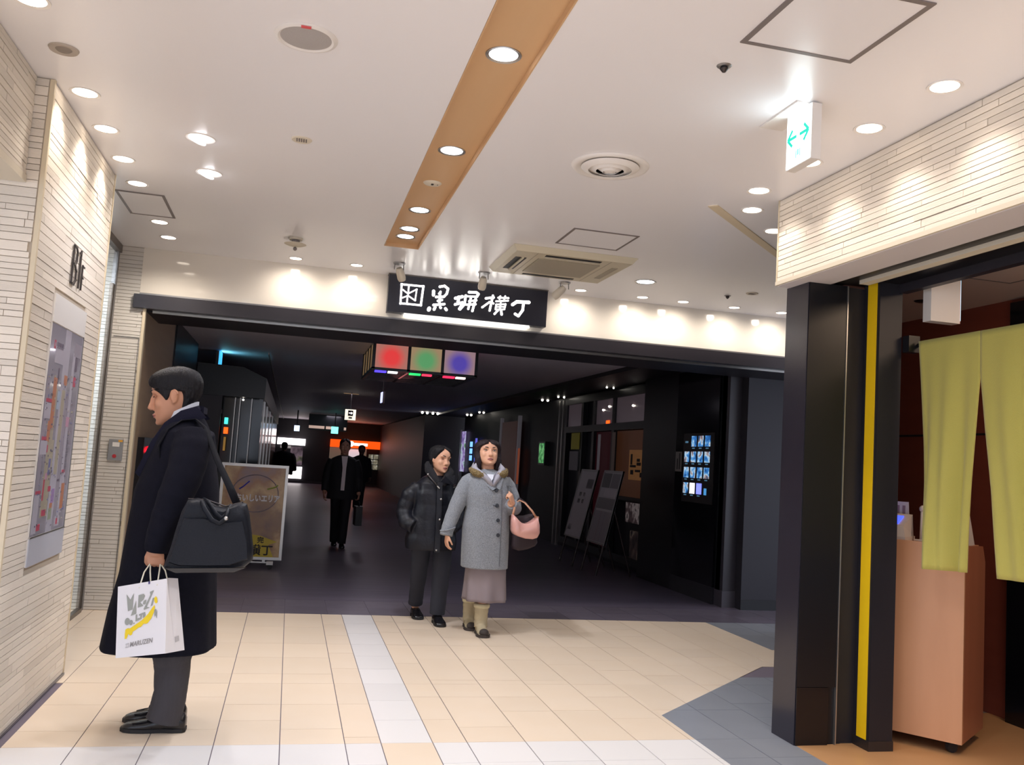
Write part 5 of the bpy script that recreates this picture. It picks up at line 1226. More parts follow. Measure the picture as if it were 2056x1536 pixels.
part('strap', strap(MB(), [((-0.205,4.06,1.05),(0.5,-1,0)),((-0.245,4.11,1.12),(0.6,-0.9,0.2)),((-0.315,4.19,1.235),(0.7,-0.7,0.3)),((-0.352,4.25,1.31),(0.7,-0.5,0.5)),((-0.385,4.29,1.375),(0.6,-0.2,0.8)),((-0.43,4.315,1.409),(0,0,1)),
     ((-0.49,4.305,1.40),(-0.3,-0.1,1)),((-0.545,4.285,1.355),(-0.8,-0.3,0.5)),((-0.575,4.27,1.28),(-1,-0.3,0.1)),((-0.56,4.275,1.16),(-1,-0.4,0))], 0.036), mat('strap_black','101016',0.8,spec=0.15), sb, True)

# paper bag: corners at their own depths
A0, B0, C0, D0 = Vector((-0.673,4.06,0.663)), Vector((-0.467,3.97,0.718)), Vector((-0.445,3.97,0.405)), Vector((-0.654,4.06,0.361))
kf = 4.06/4.2; kb = 3.97/4.1
fixp = lambda v, k: Vector((v.x*k, v.y, 1.3+(v.z-1.3)*k))
A0, D0, B0, C0 = fixp(A0,kf), fixp(D0,kf), fixp(B0,kb), fixp(C0,kb)
B1, C1 = fixp(Vector((-0.433,4.06,0.706)),kf), fixp(Vector((-0.378,4.06,0.399)),kf)
A1, D1 = A0+(B1-B0), D0+(C1-C0)
PAPER = mat('white_paper','dedbdd',0.5,bump=((14,14,14),0.15)); 
pb = thing('paper_bag', (-0.55,4.09,0.36), 'white paper shopping bag with grey lettering and yellow brush stroke held by the man', 'bag')
def wall(a, b, c, d, t_=0.0015):
    n = (b-a).cross(d-a).normalized()*t_
    return MB().prism([a,b,c,d], n)
part('front_sheet', wall(A0,B0,C0,D0), PAPER, pb)
part('back_sheet', wall(A1,B1,C1,D1), PAPER, pb)
mt, mbm = (B0+B1)/2+Vector((-0.022,0.012,0)), (C0+C1)/2
gs = MB().prism([B0,mt,mbm,C0],(0.0012,0,0)).prism([mt,B1,C1,mbm],(0.0012,0,0)); part('gusset', gs, PAPER, pb)
mt2, mb2 = (A0+A1)/2+Vector((0.02,0,0)), (D0+D1)/2
part('gusset', MB().prism([A0,mt2,mb2,D0],(0.0012,0,0)).prism([mt2,A1,D1,mb2],(0.0012,0,0)), PAPER, pb)
part('base', MB().prism([D0,C0,C1,D1],(0,0,0.0015)), PAPER, pb)
nrm = (B0-A0).cross(D0-A0).normalized(); nrm = nrm if nrm.y < 0 else -nrm
def BP(u, v, d=0.0016):     # u,v in the photographed print's own square, 0..1 across and down
    return A0.lerp(B0,u).lerp(D0.lerp(C0,u),v)+nrm*d
def bagpoly(mb, pts, d=0.0016): mb.prism([BP(u,v,d) for u,v in pts], nrm*0.0006)
# design coordinates: across 0..100, down 0..130 on the front sheet
def G(pts): return [((x-6)/100, (y-8)/140) for x, y in pts]
gm = mat('print_grey','94968f',0.6); gm2 = mat('print_grey_warm','8f8a88',0.6); ym = mat('print_yellow','e6c81f',0.6)
pr = MB()
for pts in ([(25,26),(33,38),(40,26),(38,57),(29,59)],[(45,41),(46,66),(35,69)],[(50,31),(60,30),(63,34),(60,41),(56,44),(53,45),(60,53),(49,55)],[(61,43),(66,42),(65,49),(62,51),(59,49)],
            [(73,28),(81,26),(67,56),(74,58),(62,61),(61,59),(74,34)],[(79,41),(82,40),(79,54),(75,56)],[(83,64),(86,62),(88,70),(89,64),(88,80),(85,73),(83,77)]):
    bagpoly(pr, G(pts))
for cx_, cy_, r_, rr_ in ((28,79,5,7),(36,82,3.5,5)):
    bagpoly(pr, G([(cx_+r_*cos(a*pi/8),cy_+rr_*sin(a*pi/8)) for a in range(16)]))
for pts in ([(45,68),(48,67.5),(48,76),(53,74.5),(53,79),(45,81)],[(52,68),(60,66),(60,69),(57.5,70),(57,77.5),(54,78.5),(55,70.5),(52,71)],[(60,66),(64,65),(65,71),(63,75),(59.5,76)],[(41,83),(43,82.5),(43,85),(41,85.5)]): bagpoly(pr, G(pts))
part('grey_print', pr, gm, pb)
yp_ = MB(); ban = [(24,103),(25,94),(30,92),(34,93),(45,87),(58,80),(70,70),(80,57),(83,54),(84,60),(82,68),(77,79),(70,87),(66,88),(62,87),(56,93),(52,93),(46,97),(40,100),(39,105),(35,107),(31,103),(28,112),(24,112)]
bagpoly(yp_, G(ban)); bagpoly(yp_, G([(82,42),(85,38),(88,42),(89,50),(86,52),(83,49)])); part('yellow_print', yp_, ym, pb)
tx = MB(); vs_, fs_ = text_mb('MARUZEN', 1.0, bold=0.02); x0_, x1_ = min(v[0] for v in vs_), max(v[0] for v in vs_); y0_, y1_ = min(v[1] for v in vs_), max(v[1] for v in vs_)
def TP(v):
    u = (v[0]-x0_)/(x1_-x0_); w_ = (v[1]-y0_)/(y1_-y0_); x = 35+45*u+1.2*w_; y = 129-4*u-9.5*w_
    (q,) = G([(x,y)]); return BP(*q, d=0.0022)
tx.add([TP(v) for v in vs_], fs_); part('lettering', tx, gm2, pb)
em = MB(); bagpoly(em, G([(26,122),(33,121),(33,129),(26,130)])); part('emblem', em, mat('print_pale','b4b1b2',0.6), pb)
e2 = MB()
for x in (27.2,29.5,31.8): bagpoly(e2, G([(x-0.5,123.5),(x+0.5,123.4),(x+0.5,128),(x-0.5,128.2)]), 0.0024)
part('emblem', e2, PAPER, pb)
SB = lambda u, v: mt.lerp(B1,u).lerp(mbm.lerp(C1,u),v)+Vector((0.003,-0.0012,0))
part('side_mark', MB().prism([SB(0.1,0.80),SB(0.5,0.79),SB(0.5,0.86),SB(0.1,0.87)],(0.0006,0,0)), mat('print_pale','b4b1b2',0.6), pb)
rope = mat('paper_cord','e2dcc8',0.7)
gr_ = Vector((-0.532,4.200,0.772))
for (a, b_), dy in (((A0,B0),0.0),((A1,B1),0.02)):
    p1, p2 = a.lerp(b_,0.45), a.lerp(b_,0.82)
    part('handle_cord', MB().tube([p1+Vector((0,0,-0.02)),p1.lerp(gr_+Vector((-0.02,dy,0)),0.5)+Vector((-0.004,0,0)),gr_+Vector((-0.020,dy*0.4,-0.006)),gr_+Vector((-0.010,dy*0.3,0.020)),gr_+Vector((0.010,dy*0.3,0.020)),gr_+Vector((0.022,dy*0.4,-0.006)),p2.lerp(gr_+Vector((0.024,dy,0)),0.5),p2+Vector((0,0,-0.02))],0.0030,8), rope, pb, True)
part('blue_tab', MB().prism([BP(0.635,0.0),BP(0.665,0.0),BP(0.665,0.035),BP(0.635,0.035)],nrm*0.001), mat('tab_blue','3a3270',0.5), pb)
# ---------------------------------------------------------------- the woman in the grey coat
Y1 = 6.80
w1 = thing('person', (1.51,Y1,0), 'woman in grey tweed coat walking towards the viewer and looking up', 'person')
h1 = Head((1.484,Y1-0.02,1.362), (0,-1,0), 3, -15, 0, 0.85, 1.20)
b = MB()
limb(b, [(1.50,Y1+0.02,1.14),(1.495,Y1+0.012,1.20),(1.488,Y1+0.005,1.26),(1.485,Y1+0.01,1.30)], [0.09,0.066,0.060,0.062], 20)
h1.build(b, True)
b.loft(erings([(1.215,1.40,1.59,Y1+0.02,0.085),(1.15,1.36,1.64,Y1+0.02,0.10),(0.95,1.38,1.63,Y1,0.11),(0.75,1.36,1.65,Y1,0.12)]))
limb(b, [(1.36,Y1,1.15),(1.27,Y1,0.96),(1.20,Y1-0.05,0.74)], [0.05,0.042,0.028])
limb(b, [(1.65,Y1,1.15),(1.70,Y1-0.04,0.97),(1.655,Y1-0.17,1.00)], [0.05,0.042,0.028])
limb(b, [(1.468,Y1,0.74),(1.468,6.93,0.42),(1.468,7.012,0.25),(1.468,7.012,0.08)], [0.08,0.045,0.034,0.03]); limb(b, [(1.507,Y1,0.74),(1.507,6.775,0.42),(1.507,6.755,0.25),(1.507,6.752,0.08)], [0.08,0.045,0.034,0.03])
hand(b, (1.200,Y1-0.055,0.735), (-0.02,-0.12,-1), (0.25,-1,0), 0.80, (18,26,22), 0.06, 30, 12, -1)
hand(b, (1.668,Y1-0.172,0.995), (-0.35,-0.25,0.90), (0.25,0.35,0.30), 0.82, (68,80,60), 0.02, 24, 12, 1)
bf = fuse(b, 0.0048, 5); h1.sockets(bf)
part('body', bf, SKIN, w1, True)
h1.face(w1, lip=mat('lips_rose','b06a66',0.45), opened=0.002)
h1.hair(w1, [(-0.165,98),(-0.13,90),(-0.08,80),(-0.03,74),(0.01,68),(0.035,58),(0.050,44),(0.060,20),(0.068,6),(0.115,1)],
        [(-0.165,0.006,0.030,0.03),(-0.10,0.012,0.036,0.036),(0.0,0.012,0.030,0.032),(0.05,0.014,0.026,0.030),(0.08,0.020,0.024,0.026),(0.115,0.014,0.014,0.014)], -0.165, HAIR_B, seed=0.3, flare=0.10, jag=0.005)
TWEED = mat('grey_tweed','9a9fa6',0.95,noise=((170,170,170),0.75,'5f646b'),bump=((260,260,260),0.35),sheen=0.15)
fold1 = lambda a, z: 0.012*max(0,0.95-z)*3*sin(a*6+1)+0.010*sin(a*4+z*24)*max(0,1-abs(z-0.93)/0.10)
cs = densify([(1.245,1.445,1.545,Y1+0.01,0.060),(1.232,1.41,1.585,Y1+0.01,0.085),(1.205,1.365,1.640,Y1+0.005,0.115),(1.16,1.345,1.665,Y1,0.135),(1.05,1.338,1.682,Y1-0.005,0.150),(0.95,1.345,1.678,Y1-0.005,0.150),
              (0.80,1.328,1.690,Y1-0.005,0.160),(0.65,1.330,1.692,Y1-0.005,0.165),(0.492,1.336,1.694,Y1-0.005,0.170)], 0.02)
c_ = MB().loft(erings(cs, 60, 0.82, fold1))
limb(c_, [(1.385,Y1,1.155),(1.340,Y1,1.115),(1.285,Y1-0.005,0.99),(1.235,Y1-0.02,0.86),(1.203,Y1-0.045,0.765),(1.194,Y1-0.052,0.722)], [(0.056,0.060),(0.066,0.066),(0.061,0.062),(0.052,0.054),(0.047,0.049),(0.048,0.050)], 20, 0.02, 1.1)
limb(c_, [(1.625,Y1,1.155),(1.664,Y1,1.105),(1.705,Y1-0.02,1.01),(1.712,Y1-0.05,0.955),(1.690,Y1-0.11,0.965),(1.664,Y1-0.155,0.992)], [(0.056,0.060),(0.064,0.064),(0.060,0.060),(0.058,0.058),(0.050,0.050),(0.044,0.044)], 20, 0.02, 0.2)
part('coat', fuse(c_, 0.0065, 2), TWEED, w1, True)
yf = Y1-0.162
def fy(x, z):       # front surface of the coat torso
    z_, x0, x1, yc, hd_ = None, None, None, None, None
    for s0, s1 in zip(cs, cs[1:]):
        if s1[0] <= z <= s0[0]:
            t_ = (s0[0]-z)/(s0[0]-s1[0]); q = [p+(r-p)*t_ for p, r in zip(s0, s1)]; break
    else: q = cs[-1]
    cx, rx = (q[1]+q[2])/2, (q[2]-q[1])/2; ca = max(-1, min(1, (x-cx)/rx)); ca_ = abs(ca)**(1/0.82)
    return q[3]-q[4]*(max(0, 1-ca_*ca_)**0.5)**0.82
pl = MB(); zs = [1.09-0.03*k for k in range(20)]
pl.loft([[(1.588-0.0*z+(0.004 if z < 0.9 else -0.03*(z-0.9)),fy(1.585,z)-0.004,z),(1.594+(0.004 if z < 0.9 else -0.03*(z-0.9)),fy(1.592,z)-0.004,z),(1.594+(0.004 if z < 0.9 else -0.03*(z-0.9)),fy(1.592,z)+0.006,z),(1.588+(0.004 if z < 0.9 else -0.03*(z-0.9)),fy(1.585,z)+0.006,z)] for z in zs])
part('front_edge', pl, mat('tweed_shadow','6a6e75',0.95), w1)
BUT = mat('dark_button','26282e',0.3)
for x, z in ((1.540,1.085),(1.552,0.972),(1.566,0.862),(1.572,0.752)):
    part('button', MB().lathe([(0.001,-0.006),(0.012,-0.006),(0.0145,-0.002),(0.0145,0.004),(0.001,0.004)], (x,fy(x,z)-0.002,z), 18, axis='y'), BUT, w1, 40)
for x, z in ((1.525,1.086),(1.535,0.973)): part('buttonhole', MB().box(x-0.016,x+0.010,fy(x,z)-0.006,fy(x,z)+0.004,z-0.002,z+0.002), BUT, w1)
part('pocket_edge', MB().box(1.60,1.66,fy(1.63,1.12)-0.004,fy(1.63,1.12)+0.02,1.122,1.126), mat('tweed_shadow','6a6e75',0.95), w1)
for (P0, P1, P2, P3) in (((1.43,1.225),(1.385,1.185),(1.505,1.085),(1.53,1.10)), ((1.555,1.225),(1.60,1.185),(1.565,1.09),(1.54,1.105))):
    v4 = [Vector((x, fy(x,z)-0.016, z)) for x, z in (P0,P1,P2,P3)]
    part('lapel', MB().prism(v4,(0,0.014,0)), TWEED, w1)
LIGHTG = mat('light_grey_hood','a5a3ad',0.9,bump=((120,120,120),0.2))
for d, pts in ((-1,[(1.398,1.290,-0.02),(1.375,1.245,-0.07),(1.415,1.215,-0.115),(1.475,1.165,-0.150),(1.505,1.120,-0.158)]), (1,[(1.572,1.290,-0.02),(1.598,1.250,-0.07),(1.565,1.215,-0.115),(1.535,1.165,-0.150),(1.512,1.120,-0.158)])):
    rings = []
    for (x,z,dy), wd in zip(pts,(0.028,0.036,0.034,0.028,0.012)):
        rings.append([(x-wd*0.9,Y1+dy+0.012,z-0.008),(x,Y1+dy-0.012,z+0.016),(x+wd*0.9,Y1+dy+0.006,z-0.004),(x,Y1+dy+0.03,z-0.018)])
    part('hood_edge', MB().loft(rings), LIGHTG, w1, True)
part('shirt', MB().prism([(1.462,Y1-0.124,1.205),(1.518,Y1-0.124,1.205),(1.508,Y1-0.148,1.172),(1.495,Y1-0.155,1.158),(1.478,Y1-0.148,1.172)],(0,0.05,0)), mat('white_shirt','d9dbe4',0.7), w1)
part('cardigan', MB().prism([(1.435,Y1-0.10,1.215),(1.465,Y1-0.11,1.20),(1.495,Y1-0.138,1.145),(1.535,Y1-0.11,1.215),(1.565,Y1-0.10,1.20),(1.515,Y1-0.155,1.09),(1.505,Y1-0.155,1.09)],(0,0.05,0)), mat('grey_cardigan','85838f',0.95,bump=((150,150,30),0.3)), w1)
FUR = mat('brown_fur','8d7a55',1.0,noise=((60,60,60),0.5,'6a5838'),bump=((120,120,120),0.9))
for pts in ([(1.355,1.232,-0.05),(1.375,1.212,-0.085),(1.41,1.200,-0.112),(1.438,1.198,-0.122)], [(1.630,1.238,-0.04),(1.612,1.215,-0.08),(1.585,1.207,-0.108),(1.562,1.208,-0.122)]):
    m_ = MB(); m_.capsule([(x,Y1+dy,z) for x,z,dy in pts], [0.020,0.027,0.027,0.018], 14)
    f_ = fuse(m_, 0.004, 1)
    f_.v = [tuple(Vector(v)+Vector((pnoise(Vector(v)*160),pnoise(Vector(v)*160+Vector((7,1,3))),pnoise(Vector(v)*160+Vector((2,9,5)))))*0.006) for v in f_.v]
    part('fur_collar', f_, FUR, w1, True)
part('cuff_strap', MB().tube([(1.205+0.054*cos(a),Y1-0.045+0.056*sin(a),0.772+0.016*cos(a)) for a in [k*2*pi/20 for k in range(21)]],(0.006),6), TWEED, w1, True)
sk = mat('mauve_skirt','8c8084',0.8,noise=((6,6,2),0.4,'7a6f74'))
fs1 = lambda a, z: 0.10*min(1,max(0,(0.50-z)/0.25))*sin(a*7+0.6)*0.8
part('skirt', MB().loft(erings(densify([(0.55,1.37,1.67,Y1,0.13),(0.49,1.372,1.688,Y1,0.135),(0.36,1.372,1.695,Y1,0.15),(0.245,1.37,1.70,Y1,0.165)],0.02), 56, 0.95, fs1)), sk, w1, True)
BOOT = mat('cream_boot','b5a88a',0.85,bump=((90,90,90),0.3)); BSOLE = mat('boot_sole','3a322e',0.7)
for (x, hy, dx) in ((1.507,6.80,-0.02),(1.468,7.06,-0.05)):
    m_ = MB(); limb(m_, [(x,hy-0.045,0.225),(x,hy-0.045,0.15),(x,hy-0.05,0.09),(x,hy-0.06,0.05)], [(0.056,0.056),(0.049,0.052),(0.044,0.050),(0.042,0.052)], 20, 0.03, x)
    shoe(m_, (x,hy), (dx,-1), 0.225, 0.088, 0.085)
    bo = part('boot', fuse(m_, 0.006, 3), BOOT, w1, True)
    part('cuff', MB().lathe([(0.050,0.19),(0.060,0.195),(0.063,0.212),(0.057,0.226),(0.046,0.222)], (x,hy-0.045,0.0), 24), mat('boot_fleece','cfc6a4',1.0,bump=((150,150,150),0.5)), bo, True)
    part('sole', sole(MB(), (x,hy), (dx,-1), 0.23, 0.102, 0.02), BSOLE, bo)
    part('toe_cap', MB().ball((x+dx*0.19,hy-0.198,0.034),(0.037,0.032,0.030),14,8), BSOLE, bo, True)

# pink bag over her arm, dark tote below
PINK = mat('pink_leather','d9a49a',0.25,coat=0.4,noise=((8,8,8),0.3,'c98f84'))
hb = thing('handbag', (1.76,6.62,0.74), 'shiny pink handbag hanging from the arm of the woman in the grey coat', 'bag')
top = [(1.655,0.918),(1.685,0.888),(1.72,0.862),(1.755,0.853),(1.79,0.862),(1.825,0.885),(1.850,0.908)]
bot = [(1.868,0.85),(1.872,0.79),(1.855,0.752),(1.82,0.740),(1.76,0.742),(1.70,0.758),(1.668,0.775),(1.655,0.80),(1.652,0.86)]
o_ = top+bot; cxp, czp = 1.762, 0.815
rings = [[(cxp+(x-cxp)*k,y-0.05,czp+(z-czp)*k) for x,z in o_] for k,y in ((0.80,6.565),(0.95,6.578),(1.0,6.60),(1.0,6.65),(0.95,6.672),(0.80,6.685))]
part('bag_body', MB().loft(rings), PINK, hb, True)
part('strap', strap(MB(), [((1.85,6.575,0.895),(0.4,-1,0)),((1.815,6.60,0.95),(0.4,-1,0.2)),((1.768,6.65,1.005),(0.5,-0.9,0.3)),((1.735,6.68,1.02),(0,-0.5,1)),((1.70,6.67,1.00),(-0.4,-1,0)),((1.672,6.59,0.95),(-0.3,-1,0)),((1.660,6.575,0.90),(-0.2,-1,0))], 0.016, 0.005), mat('tan_strap','b98566',0.4), hb, True)
part('strap_mount', MB().box(1.838,1.862,6.562,6.588,0.880,0.91), mat('tan_strap','b98566',0.4), hb)
tb_ = thing('tote_bag', (1.77,6.68,0.63), 'dark maroon tote bag hanging behind the pink handbag', 'bag')
o_ = [(1.715,0.91),(1.74,0.90),(1.79,0.90),(1.855,0.92),(1.885,0.80),(1.905,0.70),(1.89,0.675),(1.83,0.648),(1.76,0.634),(1.72,0.645),(1.702,0.67),(1.705,0.80)]
cxp, czp = 1.80, 0.78
part('bag_body', MB().loft([[(cxp+(x-cxp)*k,y,czp+(z-czp)*k) for x,z in o_] for k,y in ((0.86,6.70),(1,6.715),(1,6.765),(0.88,6.785))]), mat('maroon_cloth','2f2229',0.7), tb_, 60)
part('strap', strap(MB(), [((1.855,6.735,0.91),(0.4,-1,0)),((1.80,6.73,1.0),(0.4,-1,0.2)),((1.745,6.73,1.035),(0,-0.5,1)),((1.70,6.72,1.0),(-0.4,-1,0)),((1.715,6.73,0.91),(-0.2,-1,0))], 0.014, 0.005), mat('maroon_cloth','2f2229',0.7), tb_, True)

# ---------------------------------------------------------------- the woman in the black padded coat
Y2 = 7.14
w2 = thing('person', (1.13,Y2,0), 'woman in black padded coat with both hands hidden, walking beside the grey coat', 'person')
h2 = Head((1.172,Y2-0.03,1.292), (0,-1,0), 30, 2, -5, 0.86, 1.06)
b = MB()
limb(b, [(1.14,Y2+0.02,1.06),(1.148,Y2+0.01,1.12),(1.16,Y2,1.19),(1.165,Y2,1.23)], [0.09,0.062,0.054,0.056], 20)
h2.build(b, True)
b.loft(erings([(1.13,1.05,1.23,Y2+0.02,0.08),(1.05,1.0,1.28,Y2+0.02,0.10),(0.75,1.0,1.28,Y2,0.11)]))
limb(b, [(1.01,Y2,1.05),(0.93,Y2+0.03,0.86),(1.0,Y2-0.06,0.76)], [0.05,0.042,0.028]); limb(b, [(1.27,Y2,1.05),(1.32,Y2+0.03,0.86),(1.26,Y2-0.06,0.76)], [0.05,0.042,0.028])
hand(b, (1.0,Y2-0.07,0.75), (0.5,-0.1,-0.6), (0.5,-0.2,0.6), 0.75, (15,15,15), 0.03, 25, 10, -1); hand(b, (1.26,Y2-0.07,0.75), (-0.5,-0.1,-0.6), (-0.5,-0.2,0.6), 0.75, (15,15,15), 0.03, 25, 10, 1)
limb(b, [(1.08,Y2,0.72),(1.087,Y2+0.125,0.42),(1.095,Y2+0.24,0.22),(1.10,Y2+0.30,0.07)], [0.06,0.045,0.036,0.03]); limb(b, [(1.24,Y2,0.72),(1.242,Y2-0.01,0.42),(1.236,Y2,0.07)], [0.06,0.045,0.03])
bf = fuse(b, 0.0048, 5); h2.sockets(bf)
part('body', bf, SKIN, w2, True)
h2.face(w2, closed=True, opened=0.001)
h2.hair(w2, [(-0.09,120),(-0.05,112),(-0.025,98),(-0.01,82),(0.01,70),(0.035,58),(0.055,44),(0.075,28),(0.09,12),(0.115,2)],
        [(-0.09,0.008,0.012,0.018),(-0.02,0.010,0.014,0.026),(0.04,0.012,0.016,0.028),(0.08,0.018,0.018,0.022),(0.115,0.012,0.012,0.012)], -0.088, HAIR, seed=2.3, jag=0.006)
PUFF = mat('black_padded_cloth','13141d',0.45,noise=((14,14,14),0.4,'0d0e15'),bump=((30,30,30),0.4),spec=0.3)
puff = lambda a, z: 0.035*(abs(sin((z-0.58)*pi/0.118+0.10*sin(a*3)))**0.6-0.6)+0.008*sin(a*11+z*20)
cs = densify([(1.165,1.085,1.215,Y2+0.01,0.075),(1.145,1.045,1.245,Y2+0.01,0.100),(1.10,1.000,1.285,Y2,0.130),(1.02,0.985,1.300,Y2,0.145),(0.90,0.985,1.315,Y2,0.150),(0.75,0.955,1.335,Y2,0.160),(0.66,0.940,1.345,Y2,0.165),(0.578,0.945,1.345,Y2,0.160)], 0.014)
c_ = MB().loft(erings(cs, 64, 0.86, puff))
def plimb(mb, path, rad, seed):
    P = [Vector(p) for p in path]; pp, rr = [], []
    for i in range(len(P)-1):
        for k in range(10):
            t = k/10; pp.append(P[i].lerp(P[i+1],t)); r = rad[i]+(rad[i+1]-rad[i])*t; rr.append(r*(1+0.09*(abs(sin((i*10+k)*pi/7+seed))**0.6-0.5)))
    pp.append(P[-1]); rr.append(rad[-1]); mb.tube(pp, rr, 20)
plimb(c_, [(1.025,Y2,1.065),(0.955,Y2+0.01,0.99),(0.918,Y2+0.02,0.87),(0.935,Y2-0.03,0.79),(0.995,Y2-0.10,0.755)], [0.062,0.074,0.068,0.064,0.055], 0.4)
plimb(c_, [(1.262,Y2,1.065),(1.318,Y2+0.01,0.99),(1.335,Y2+0.02,0.87),(1.325,Y2-0.03,0.79),(1.275,Y2-0.10,0.755)], [0.062,0.072,0.066,0.062,0.055], 1.4)
part('padded_coat', fuse(c_, 0.0065, 1), PUFF, w2, True)
part('placket', MB().loft([[(1.135+(1.165-z)*0.02,Y2-0.168-0.03*min(1,(1.13-z)*3),z),(1.175+(1.165-z)*0.02,Y2-0.172-0.03*min(1,(1.13-z)*3),z),(1.175+(1.165-z)*0.02,Y2-0.10,z),(1.135+(1.165-z)*0.02,Y2-0.10,z)] for z in [1.115-0.02*k for k in range(28)]]), PUFF, w2)
def collar(rows): return MB().loft(rows)
FURB = mat('black_fleece','15141a',0.95,bump=((200,200,200),0.6))
for d, pts in ((-1,[(1.085,1.245,0.03),(1.082,1.205,-0.045),(1.105,1.165,-0.095),(1.145,1.105,-0.135)]),(1,[(1.245,1.225,0.03),(1.252,1.190,-0.045),(1.225,1.150,-0.105),(1.175,1.095,-0.140)])):
    m_ = MB(); m_.capsule([(x,Y2+dy,z) for x,z,dy in pts],[0.030,0.036,0.034,0.024],14); part('fleece_collar', m_, FURB, w2, True)
m_ = MB(); m_.capsule([(1.09,Y2+0.03,1.235),(1.12,Y2+0.085,1.235),(1.18,Y2+0.095,1.225),(1.235,Y2+0.04,1.22)],[0.030,0.034,0.034,0.030],12); part('fleece_collar', m_, FURB, w2, True)
part('collar_flap', MB().prism([(1.16,Y2-0.168,1.115),(1.20,Y2-0.150,1.165),(1.285,Y2-0.10,1.175),(1.275,Y2-0.135,1.10)],(0,0.03,0)), PUFF, w2)
part('zip', MB().tube([(1.055,Y2-0.135,1.175),(1.105,Y2-0.165,1.12),(1.15,Y2-0.175,1.075)],0.0055,8), M['darkmetal'], w2, True)
SIL = mat('silver_snap','b8b6b4',0.25,metal=1.0)
part('zip_pull', MB().capsule([(1.137,Y2-0.182,1.083),(1.152,Y2-0.186,1.070)],[0.006,0.007],8), SIL, w2, True)
for x, z in ((1.062,1.172),(1.168,0.985),(1.168,0.828),(1.160,0.592)): part('snap', MB().ball((x,Y2-0.205 if z < 1.1 else Y2-0.14,z),(0.009,0.006,0.008),10,8), SIL, w2, True)
TR2 = mat('dark_navy_trousers','232530',0.8,noise=((20,20,4),0.4,'1b1c25'))
t_ = MB(); limb(t_, [(1.24,Y2,0.74),(1.242,Y2-0.01,0.42),(1.238,Y2-0.005,0.22),(1.235,Y2+0.0,0.07)], [(0.085,0.085),(0.070,0.072),(0.062,0.064),(0.058,0.062)], 20, 0.02, 0.7); limb(t_, [(1.075,Y2,0.74),(1.085,Y2+0.12,0.42),(1.095,Y2+0.24,0.22),(1.10,Y2+0.30,0.10)], [(0.085,0.085),(0.066,0.070),(0.056,0.060),(0.052,0.060)], 20, 0.02, 1.7); t_.loft(erings([(0.86,1.03,1.27,Y2,0.11),(0.74,1.005,1.315,Y2,0.115),(0.66,1.01,1.31,Y2+0.01,0.11),(0.60,1.05,1.28,Y2+0.02,0.07)])); part('trousers', fuse(t_,0.007,2), TR2, w2, True)
for x, y, d in ((1.235,7.19,(0.05,-1)),(1.102,7.485,(0.05,-1))):
    s_ = part('shoe', shoe(MB(), (x,y), d, 0.225, 0.092, 0.070), LEATHER, w2, True); part('sole', sole(MB(), (x,y), d, 0.228, 0.094), mat('sole_black','121114',0.6), s_)

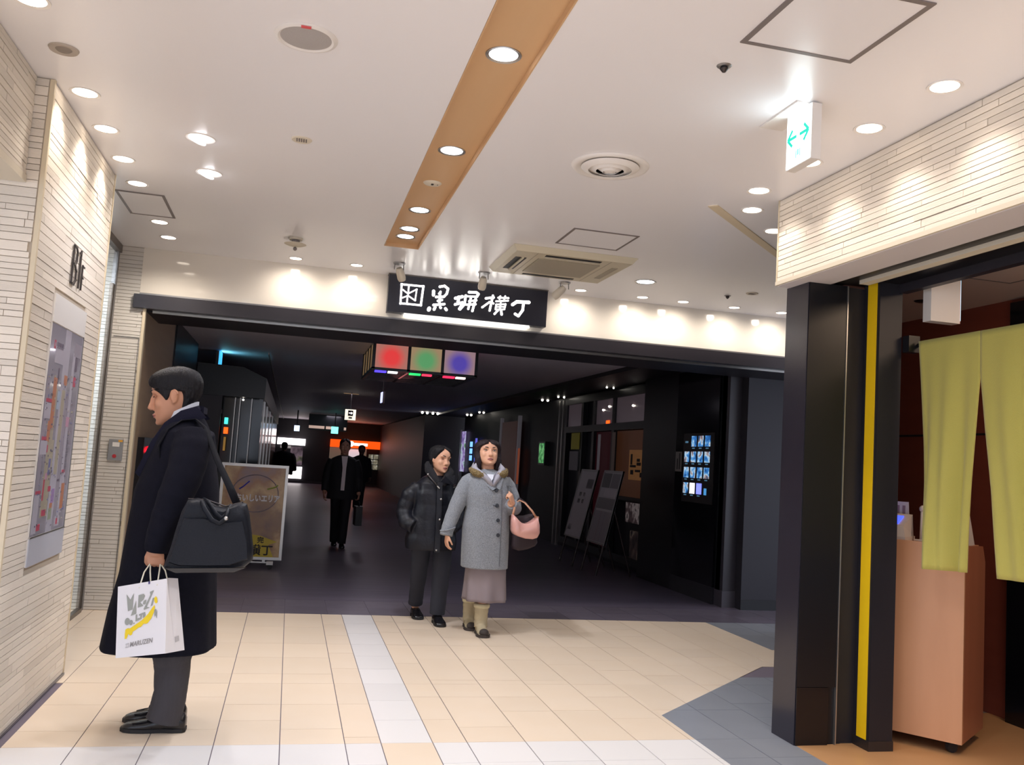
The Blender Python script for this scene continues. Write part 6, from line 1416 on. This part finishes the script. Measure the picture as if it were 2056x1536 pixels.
# ---------------------------------------------------------------- the businessman in the dark street and the two figures beyond
SUIT = mat('black_suit','16151b',0.8,bump=((150,150,150),0.15)); WSH = mat('white_shirt2','efe4e6',0.7)
def suit_man(name_label, x, y, k, headk, walk, suit, skin, shirt, facing=(0,-1,0), voxel=0.009, hw=0.20, hair_m=HAIR, yaw=0):
    F = Vector(facing).normalized(); Lf = Vector((0,0,1)).cross(F)
    def Q(f, l, u): q = Vector((x,y,0))+F*f*k+Lf*l*k; return (q.x, q.y, u*k)
    p = thing('person', (x,y,0), name_label, 'person')
    h = Head(Q(0.02,0.0,1.52), facing, yaw, 2, 0, headk)
    b = MB(); limb(b, [Q(0,0,1.30),Q(0,0,1.37),Q(0.01,0,1.43),Q(0.012,0,1.47)], [0.09*k,0.062*k,0.056*k,0.056*k], 18); h.build(b)
    R = []
    for z, w_, d_ in ((1.36,0.14,0.08),(1.2,0.16,0.10),(0.95,0.15,0.10)): R.append([Q(d_*sin(2*pi*i/24), w_*cos(2*pi*i/24), z) for i in range(24)])
    b.loft(R)
    for d in (1,-1):
        limb(b, [Q(0,d*0.17,1.30),Q(-0.02,d*0.24,1.05),Q(0.05,d*0.26,0.80)], [0.05*k,0.042*k,0.03*k])
        limb(b, [Q(0,d*0.085,0.95),Q(d*walk*0.5+0.03,d*0.065,0.5),Q(d*walk-0.01,d*0.05,0.06)], [0.07*k,0.05*k,0.035*k])
        wv = Vector(Q(0.055,d*0.262,0.80)); hand(b, wv, F*0.1+Vector((0,0,-1)), F, 0.85*k, (25,35,30) if d < 0 else (55,60,50), 0.03, 28, 15, d)
    part('body', fuse(b, voxel*0.75, 2), skin, p, True)
    h.face(p, detail=False)
    h.hair(p, [(-0.08,125),(-0.03,112),(-0.01,98),(0.0,74),(0.03,62),(0.055,44),(0.075,24),(0.095,6),(0.115,1)], [(-0.08,0.004,0.004,0.006),(0.0,0.008,0.007,0.012),(0.06,0.010,0.010,0.014),(0.115,0.009,0.009,0.009)], -0.078, hair_m)
    c_ = MB(); R = []
    for z, w_, d_ in ((1.395,0.065,0.06),(1.375,0.12,0.085),(1.34,0.185,0.105),(1.25,0.205,0.125),(1.05,0.200,0.13),(0.92,0.205,0.135),(0.72,0.225,0.14)):
        w_ *= hw/0.20; R.append([Q(d_*math.copysign(abs(sin(2*pi*i/36))**0.85,sin(2*pi*i/36)), w_*math.copysign(abs(cos(2*pi*i/36))**0.85,cos(2*pi*i/36)), z) for i in range(36)])
    c_.loft(R)
    for d in (1,-1): limb(c_, [Q(0,d*0.165*hw/0.2,1.31),Q(-0.01,d*0.215*hw/0.2,1.2),Q(-0.02,d*0.245*hw/0.2,1.03),Q(0.04,d*0.262*hw/0.2,0.84)], [0.075*k,0.072*k,0.064*k,0.048*k], 18, 0.02, d)
    part('jacket', fuse(c_, voxel, 2), suit, p, True)
    if shirt is not None:
        part('shirt', MB().prism([Q(0.108,-0.045,1.38),Q(0.108,0.05,1.38),Q(0.150,0.035,1.20),Q(0.150,0.03,0.86),Q(0.150,-0.025,0.86),Q(0.150,-0.02,1.20)], tuple(-F*0.03*k)), shirt, p)
        for d in (1,-1): part('lapel', MB().prism([Q(0.10,d*0.06,1.385),Q(0.12,d*0.095,1.28),Q(0.150,d*0.035+0.01,1.05),Q(0.146,d*0.022+0.01,1.10)], tuple(-F*0.02*k)), suit, p)
    for d in (1,-1):
        t_ = MB(); limb(t_, [Q(0,d*0.085,0.95),Q(d*walk*0.5+0.03,d*0.065,0.5),Q(d*walk-0.01,d*0.05,0.06)], [0.098*k,0.075*k,0.062*k], 18, 0.02, d); part('trouser_leg', t_, suit, p, True)
        hq = Q(d*walk-0.07,d*0.05,0); part('shoe', shoe(MB(), hq[:2], F, 0.26*k, 0.09*k, 0.075*k), LEATHER, p, True)
    return Q
Qb = suit_man('man in dark suit and open white shirt walking down the dark street', 0.735, 12.72, 0.905, 0.90, 0.18, SUIT, mat('skin_far','cf9d86',0.55), WSH)
bc = thing('briefcase', (1.02,12.67,0.31), 'black briefcase held by the walking man in the dark suit', 'bag')
q = Qb(0.06,0.275,0)
part('case', MB().loft([[(q[0]+dx,q[1]+dy*0.9,0.31+dz) for dx,dy in ((-0.045,-0.17),(0.045,-0.17),(0.055,0.17),(-0.055,0.17))] for dz in (0,0.02,0.24,0.26)]), mat('black_case','131217',0.5), bc)
part('handle', MB().tube([(q[0],q[1]-0.07,0.57),(q[0],q[1]-0.06,0.625),(q[0],q[1]+0.05,0.625),(q[0],q[1]+0.06,0.57)],0.009,8), mat('black_case','131217',0.5), bc, True)
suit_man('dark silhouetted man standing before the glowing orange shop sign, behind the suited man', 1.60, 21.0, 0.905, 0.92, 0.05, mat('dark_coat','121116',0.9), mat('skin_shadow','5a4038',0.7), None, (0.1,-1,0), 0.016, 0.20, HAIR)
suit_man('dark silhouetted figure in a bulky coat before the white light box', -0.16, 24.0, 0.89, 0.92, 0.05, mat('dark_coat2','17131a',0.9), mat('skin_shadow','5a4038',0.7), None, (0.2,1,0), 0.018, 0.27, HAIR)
bpy.context.view_layer.update()
